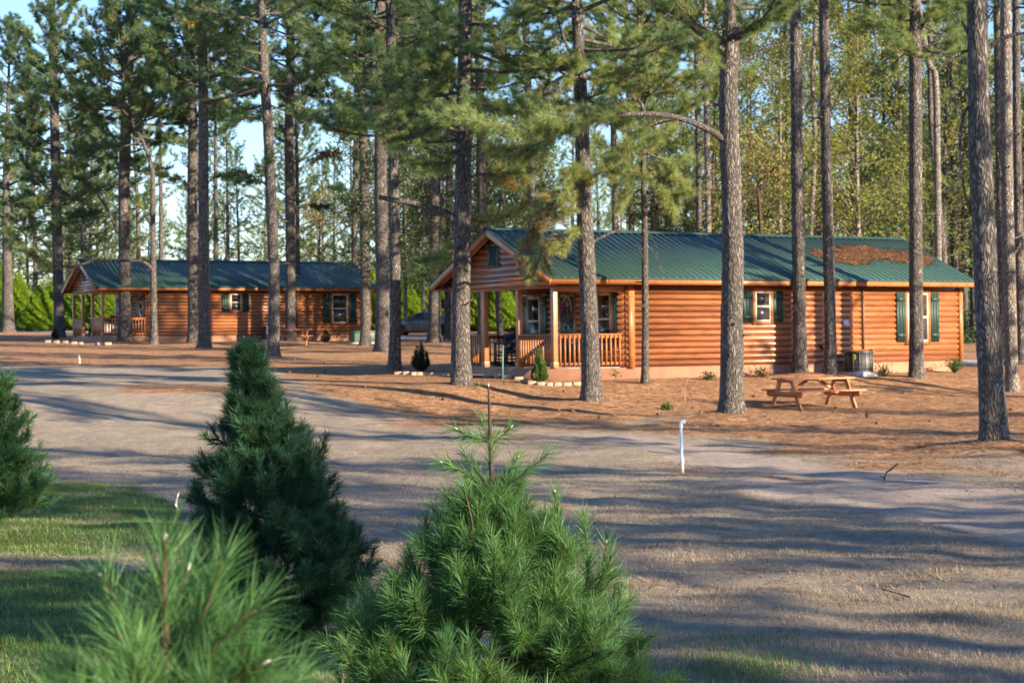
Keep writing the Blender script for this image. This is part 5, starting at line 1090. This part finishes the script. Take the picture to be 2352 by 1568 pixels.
weed('wispy green seedling at the foot of the big porch pine', 1098, 900, 50, 34, 101, 'greengrass', .4, 12)
weed('dead grey bush sprays beside the thick pine at the left edge', 34, 752, 26, 56, 102, 'drygrass', .35, 16, 'dead_bush')

# edging stones
def stone(px, py, wpx, hpx, label, group, seed, mat='stone', name='edging_stone'):
    g = np.random.default_rng(seed); p = at(px, py); k = p[1] / F; w_, h_ = wpx * k, max(.07, hpx * k); q = MB()
    q.box((-w_ / 2, -.09, -.06), (w_ / 2, .09, h_)); o = q.build(name, M[mat], bevel=.018); o.data.vertices.foreach_set('co', (np.array([v.co[:] for v in o.data.vertices]) * g.uniform(.88, 1.1, (8, 3))).ravel())
    o.location = p; o.rotation_euler.z = g.normal(.1, .12); return tag(o, label, 'stone', group)
for i, (px, py, w_) in enumerate([(1192, 868, 24), (1204, 874, 20), (1222, 878, 22), (1243, 880, 22), (1262, 881, 18), (1281, 881, 20), (1302, 881, 22), (1325, 880, 22), (1345, 879, 20)]):
    stone(px, py + 4, w_ - 2, 7, 'pale edging brick in the curved row before the porch corner', 'edging bricks before the nearer porch', 200 + i)
for i, (px, py, w_) in enumerate([(1122, 865, 24), (1145, 866, 20), (1166, 867, 20)]):
    stone(px, py + 1, w_ - 2, 8, 'greyish edging brick along the porch walk', 'edging bricks along the porch walk', 220 + i, 'slab')
for i, (px, py, w_) in enumerate([(914, 857, 18), (932, 857, 16), (949, 858, 15), (964, 858, 14), (978, 858, 14), (994, 859, 14), (1009, 859, 16), (1026, 860, 15)]):
    stone(px, py + 3, w_ - 1, 7, 'pinkish edging stone in the row at the dark upright shrub', 'edging stones of the small bed', 240 + i)
for i, (px, py, w_) in enumerate([(222, 791, 10), (234, 792, 12), (248, 791, 16), (186, 790, 10), (170, 789, 14), (150, 787, 14), (130, 787, 14), (110, 786, 14)]):
    stone(px, py + 1, w_ - 1, 6, 'edging stone in the row before the farther porch', 'edging stones before the farther porch', 260 + i)
g = np.random.default_rng(9)
for i in range(11):
    px = g.uniform(236, 285) if i < 8 else g.uniform(330, 395); d = g.uniform(121.5, 123.5); q = MB(); r0_ = g.uniform(.22, .5); x = ray(px, 750)[0] * d
    an = np.linspace(0, 6.283, 9)[:-1]; q.lathe([(r0_ * .7, -.1), (r0_, .12), (r0_ * .8, .34), (r0_ * .35, .46)], n=9); o = q.build('rubble_rock', M['rock']); v = np.array([v_.co[:] for v_ in o.data.vertices]); o.data.vertices.foreach_set('co', (v * g.uniform(.75, 1.2, v.shape)).ravel())
    o.location = (x, d, float(terr(x, d))); tag(o, 'pale rubble rock in the heap beyond the farther cabin porch', 'rock', 'rubble rocks beyond the farther porch')
for i in range(46):
    px, py = g.uniform(560, 2350), 0
    py = np.interp(px, [560, 900, 1300, 1600, 2100, 2350], [815, 880, 930, 950, 960, 960]) + g.normal(0, 22)
    p = at(px, py); q = MB(); r0_ = g.uniform(.028, .042); q.lathe([(.006, -.05), (r0_ * .8, -.03), (r0_, .0), (r0_ * .7, .035), (r0_ * .25, .06)], n=8) if i < 1 else None
    if i == 0: o = cone0 = q.build('pine_cone', M['cone'])
    else: o = cone0.copy(); COL.objects.link(o)
    s_ = g.uniform(.8, 1.3); o.scale = (s_,) * 3; o.location = p + V3(0, 0, .03); o.rotation_euler = (g.uniform(1, 2), g.uniform(0, 6), g.uniform(0, 6)); tag(o, 'dark fallen pine cone on the straw', 'pine cone', 'pine cones scattered over the straw')
# fallen twigs in the sandy track
for i, (lab, P) in enumerate([('forked dead twig standing in the sandy track', [(2030, 1104), (2036, 1085), (2046, 1078), (2062, 1064)]), ('dark fallen stick on the lawn right of the sunlit strip', [(2025, 1358), (2060, 1368), (2090, 1378)])]):
    base = at(*P[0]); D = base[1]; pts = [wp(px, py, D + .02 * j) if i == 0 else at(px, py) + V3(0, 0, .02) for j, (px, py) in enumerate(P)]; q = MB(); q.tube(smoothpath(pts, 3), .011 if i == 0 else .006, 6)
    if i == 0: q.tube([pts[0] + V3(0, 0, .04), wp(2022, 1092, D)], .008, 5)
    tag(q.build('twig', M['twig'], origin=base), lab, 'twig')

# parked car
def sedan(p, rz):
    root = thing('parked_car', 'dark grey sedan parked beyond the cabins behind the pines', 'car', p, rz)      # nose towards local -x
    L = 4.62; st = np.array([-2.31, -2.26, -2.1, -1.75, -1.3, -.85, -.3, .4, 1.1, 1.55, 1.95, 2.2, 2.29])
    top = np.interp(st, [-2.31, -2.2, -1.75, -.9, .5, 1.6, 2.15, 2.31], [.58, .70, .80, .94, .97, 1.0, .98, .86]); bot = np.interp(st, [-2.31, -2.1, -1.7, 1.7, 2.1, 2.31], [.3, .22, .19, .19, .26, .36]); hw = np.interp(st, [-2.31, -2.2, -1.9, -1.2, 1.2, 1.9, 2.31], [.55, .74, .85, .9, .9, .85, .68])
    def ring(x, b, t, w): return [(x, w * s, b + (t - b) * h) for s, h in ((-.82, 0), (-.97, .12), (-1, .35), (-1, .6), (-.96, .85), (-.86, .97), (-.4, 1.02), (.4, 1.02), (.86, .97), (.96, .85), (1, .6), (1, .35), (.97, .12), (.82, 0))]
    def loft(rings, nm, mt, par, sm=True):
        q = MB(); n_ = len(rings[0]); k = len(rings); v = np.concatenate(rings); i = np.arange(k - 1)[:, None] * n_; j = np.arange(n_)[None]; j2 = (j + 1) % n_
        q.add(v, [np.stack([i + j, i + j2, i + n_ + j2, i + n_ + j], -1).reshape(-1, 4), np.arange(n_)[None], (np.arange(n_) + (k - 1) * n_)[None]]); return q.build(nm, mt, par, sm)
    body = loft([ring(*a) for a in zip(st, bot, top, hw)], 'body', M['carpaint'], root)
    gs = np.array([-1.02, -.6, -.25, .1, .5, .95, 1.4, 1.82]); gt = np.interp(gs, [-1.02, -.25, .25, .7, 1.2, 1.82], [.95, 1.38, 1.455, 1.44, 1.30, 1.0]); gw = np.interp(gs, [-1.02, -.25, .5, 1.3, 1.82], [.78, .62, .6, .62, .72])
    def gring(x, t, w): b = .9; wb = .83; return [(x, s * (wb + (w - wb) * h), b + (t - b) * h) for s, h in ((-1, 0), (-1, .5), (-1, .88), (-.88, .98), (-.4, 1.0), (.4, 1.0), (.88, .98), (1, .88), (1, .5), (1, 0))]
    loft([gring(*a) for a in zip(gs, gt, gw)], 'cabin_roof', M['carpaint'], root)
    hgt_ = lambda x: np.interp(x, gs, gt); wid = lambda x, z: .83 + (np.interp(x, gs, gw) - .83) * (z - .9) / (hgt_(x) - .9)
    for s in (-1, 1):
        for (P, nm) in (([(-.78, 1.0), (.18, 1.0), (.18, 1.385), (-.1, 1.37), (-.3, 1.3)], 'side_window'), ([(.25, 1.0), (1.02, 1.02), (.85, 1.3), (.55, 1.375), (.25, 1.39)], 'side_window'), ([(1.08, 1.03), (1.42, 1.06), (1.0, 1.24)], 'quarter_window')):
            q = MB(); q.add([(x, s * (wid(x, z) + .012), z) for x, z in P], np.arange(len(P))[None]); q.build(nm, M['carglass'], root)
        for (x0, x1) in ((-.85, .2), (.22, 1.15)):
            q = MB(); xs = np.linspace(x0, x1, 6); hw_ = lambda x: np.interp(x, st, hw) + .006
            v = [(x, s * hw_(x), z) for z in (.3, .5, .72) for x in xs]; q.add(v, np.array([[r_ * 6 + i, r_ * 6 + i + 1, r_ * 6 + 7 + i, r_ * 6 + 6 + i] for r_ in range(2) for i in range(5)])); dr = q.build('door', M['carpaint'], root, True)
            q = MB(); q.beam((x1 - .28, s * (hw_(x1) + .02), .84), (x1 - .1, s * (hw_(x1) + .02), .845), .03, .03); q.build('handle', M['alloy'], dr)
        q = MB(); q.box((-.82, s * .86, .98), (-.68, s * 1.04, 1.1)); q.build('mirror', M['black'], root, bevel=.02)
        for wx in (-1.32, 1.32):
            w_ = thing('wheel', None, None, (wx, s * .80, .33)); w_.parent = root; w_.rotation_euler = (math.pi / 2 * s, 0, 0)
            q = MB(); q.lathe([(.22, -.1), (.32, -.1), (.335, -.06), (.335, .09), (.32, .12), (.22, .125)], n=28); q.build('tyre', M['tyre'], w_, True)
            q = MB(); q.lathe([(.235, .06), (.235, .118), (.215, .124), (.2, .09)], n=28); q.lathe([(.01, .10), (.05, .115), (.05, .06)], n=12)
            for k in range(10): a = k * .628; q.beam((.04 * math.cos(a), .04 * math.sin(a), .108), (.21 * math.cos(a), .21 * math.sin(a), .108), .035, .02)
            q.build('rim', M['alloy'], w_); q = MB(); q.lathe([(.21, -.05), (.21, .03), (.01, .03)], n=20); q.build('brake_disc', M['black'], w_)
            q = MB(); an = np.linspace(0, math.pi, 13); v = [(wx + r_ * math.cos(a), s * (np.interp(wx + r_ * math.cos(a), st, hw) + .004), .33 + r_ * math.sin(a)) for r_ in (.33, .385) for a in an]; q.add(v, np.array([[i, i + 1, 14 + i, 13 + i] for i in range(12)])); q.build('wheel_arch', M['black'], root)
        q = MB(); q.box((-2.22, s * .5, .6), (-2.0, s * .8, .72)); q.build('headlight', M['lampclear'], root, bevel=.03)
        q = MB(); q.box((2.1, s * .45, .78), (2.27, s * .78, .9)); q.build('tail_light', M['lamp'], root, bevel=.03)
    q = MB(); q.add([(-.98, -.62, .99), (-.98, .62, .99), (-.33, .52, 1.36), (-.33, -.52, 1.36)], np.array([[0, 1, 2, 3]])); o = q.build('windscreen', M['carglass'], root); o.location = (-.012, 0, .02)
    return root
d = 113.5; x = ray(973, 765)[0] * d; sedan((x, d, float(terr(x, d))), math.radians(-6))

# drives and walks: thin sheets lying on the ground
def sheet(name, px_poly, mat, lift=.012, n=14, m=8):
    A0, B0, B1, A1 = [at(*p) for p in px_poly]; q = MB(); v = []
    for j in range(m + 1):
        for i in range(n + 1):
            l = A0 + (B0 - A0) * i / n; r = A1 + (B1 - A1) * i / n; p = l + (r - l) * j / m; v.append((p[0], p[1], float(terr(p[0], p[1])) + lift))
    q.add(v, np.array([[j * (n + 1) + i, j * (n + 1) + i + 1, (j + 1) * (n + 1) + i + 1, (j + 1) * (n + 1) + i] for j in range(m) for i in range(n)])); return tag(q.build(name, mat), kind='structure')
sheet('driveway', [(-120, 765.5), (470, 765), (470, 755.5), (-120, 756.5)], M['road'])
sheet('driveway', [(880, 779), (1240, 777), (1240, 772.5), (880, 774)], M['road'])
sheet('driveway', [(2150, 840), (2420, 838), (2420, 826), (2150, 829)], M['road'], .03)
sheet('path', [(1075, 865), (1200, 868), (1212, 861), (1085, 857)], M['slab'], .04)

# loose ground cover
def scatter(name, mat, n, f_dens, d0, d1, L, w, label, cat, seed, tint, up, lay=False):
    g = np.random.default_rng(seed); d = d0 * (d1 / d0) ** g.random(n); px = g.uniform(-180, 2530, n); x = (px - CX) / F * d; z = terr(x, d)
    for (mx, my, r, h) in MOUNDS: z = z + h * np.exp(-((x - mx) ** 2 + (d - my) ** 2) / (r * r))
    s_, sa_, gr_ = zones(x, d, z); k = f_dens(s_, sa_, gr_, x, d) > g.random(n); x, d, z = x[k], d[k], z[k]; m = k.sum(); P = np.stack([x, d, z], 1)
    cl = .5 + .5 * np.sin(x * 1.7 + .6 * np.sin(d * 1.1)) * np.sin(d * 2.1 + np.sin(x * 2.3)); t = tint + .3 * (cl - .5) + g.normal(0, .24 if lay else .16, m)
    az = g.uniform(0, 6.283, m); e = np.stack([np.cos(az), np.sin(az), 0 * az], 1)
    A = nrm(e * g.uniform(.3, 1.3, m)[:, None] + np.array([0, 0, up])) if not lay else nrm(e + np.array([0, 0, 1.]) * g.uniform(-.02, .14, m)[:, None])
    l = (L * g.uniform(.5, 1.2, m))[:, None]; sdv = np.stack([-np.sin(az), np.cos(az), 0 * az], 1) * w / 2; P[:, 2] += .006 if lay else -.004
    q = MB(); v = np.stack([P - sdv, P + sdv, P + A * l], 1).reshape(-1, 3); q.add(v, np.arange(len(v)).reshape(-1, 3), np.clip(np.repeat(t, 3), 0, 1)); tag(q.build(name, M[mat], tint=True), label, cat, kind='stuff')
cl_ = lambda x, d: .5 + .5 * np.sin(x * 2.3 + 1.3 * np.sin(d * 1.7)) * np.sin(d * 3.1 + 1.1 * np.sin(x * 2.9))
scatter('dry_grass', 'drygrass', 520000, lambda s, a, g_, x, d: np.clip((1 - s) * (1 - .9 * a) * (1 - .8 * g_), 0, 1) * (.25 + .75 * cl_(x, d) ** 1.5), 9.0, 36, .05, .005, 'dry tan lawn grass over the open ground', 'grass', 31, .5, .75)
scatter('green_grass', 'greengrass', 330000, lambda s, a, g_, x, d: np.clip(g_ * 1.1, 0, 1) * (.35 + .65 * cl_(x, d)), 9.0, 26, .055, .006, 'short green grass in the lower left of the lawn', 'grass', 32, .62, 1.1)
scatter('pine_straw', 'straw', 330000, lambda s, a, g_, x, d: np.clip(s, 0, 1) * (.35 + .65 * cl_(x, d * .8)) + .03 * (1 - g_), 14, 70, .24, .016, 'brown pine straw littering the ground under the trees', 'pine straw', 33, .55, 0, True)
ground_mesh()
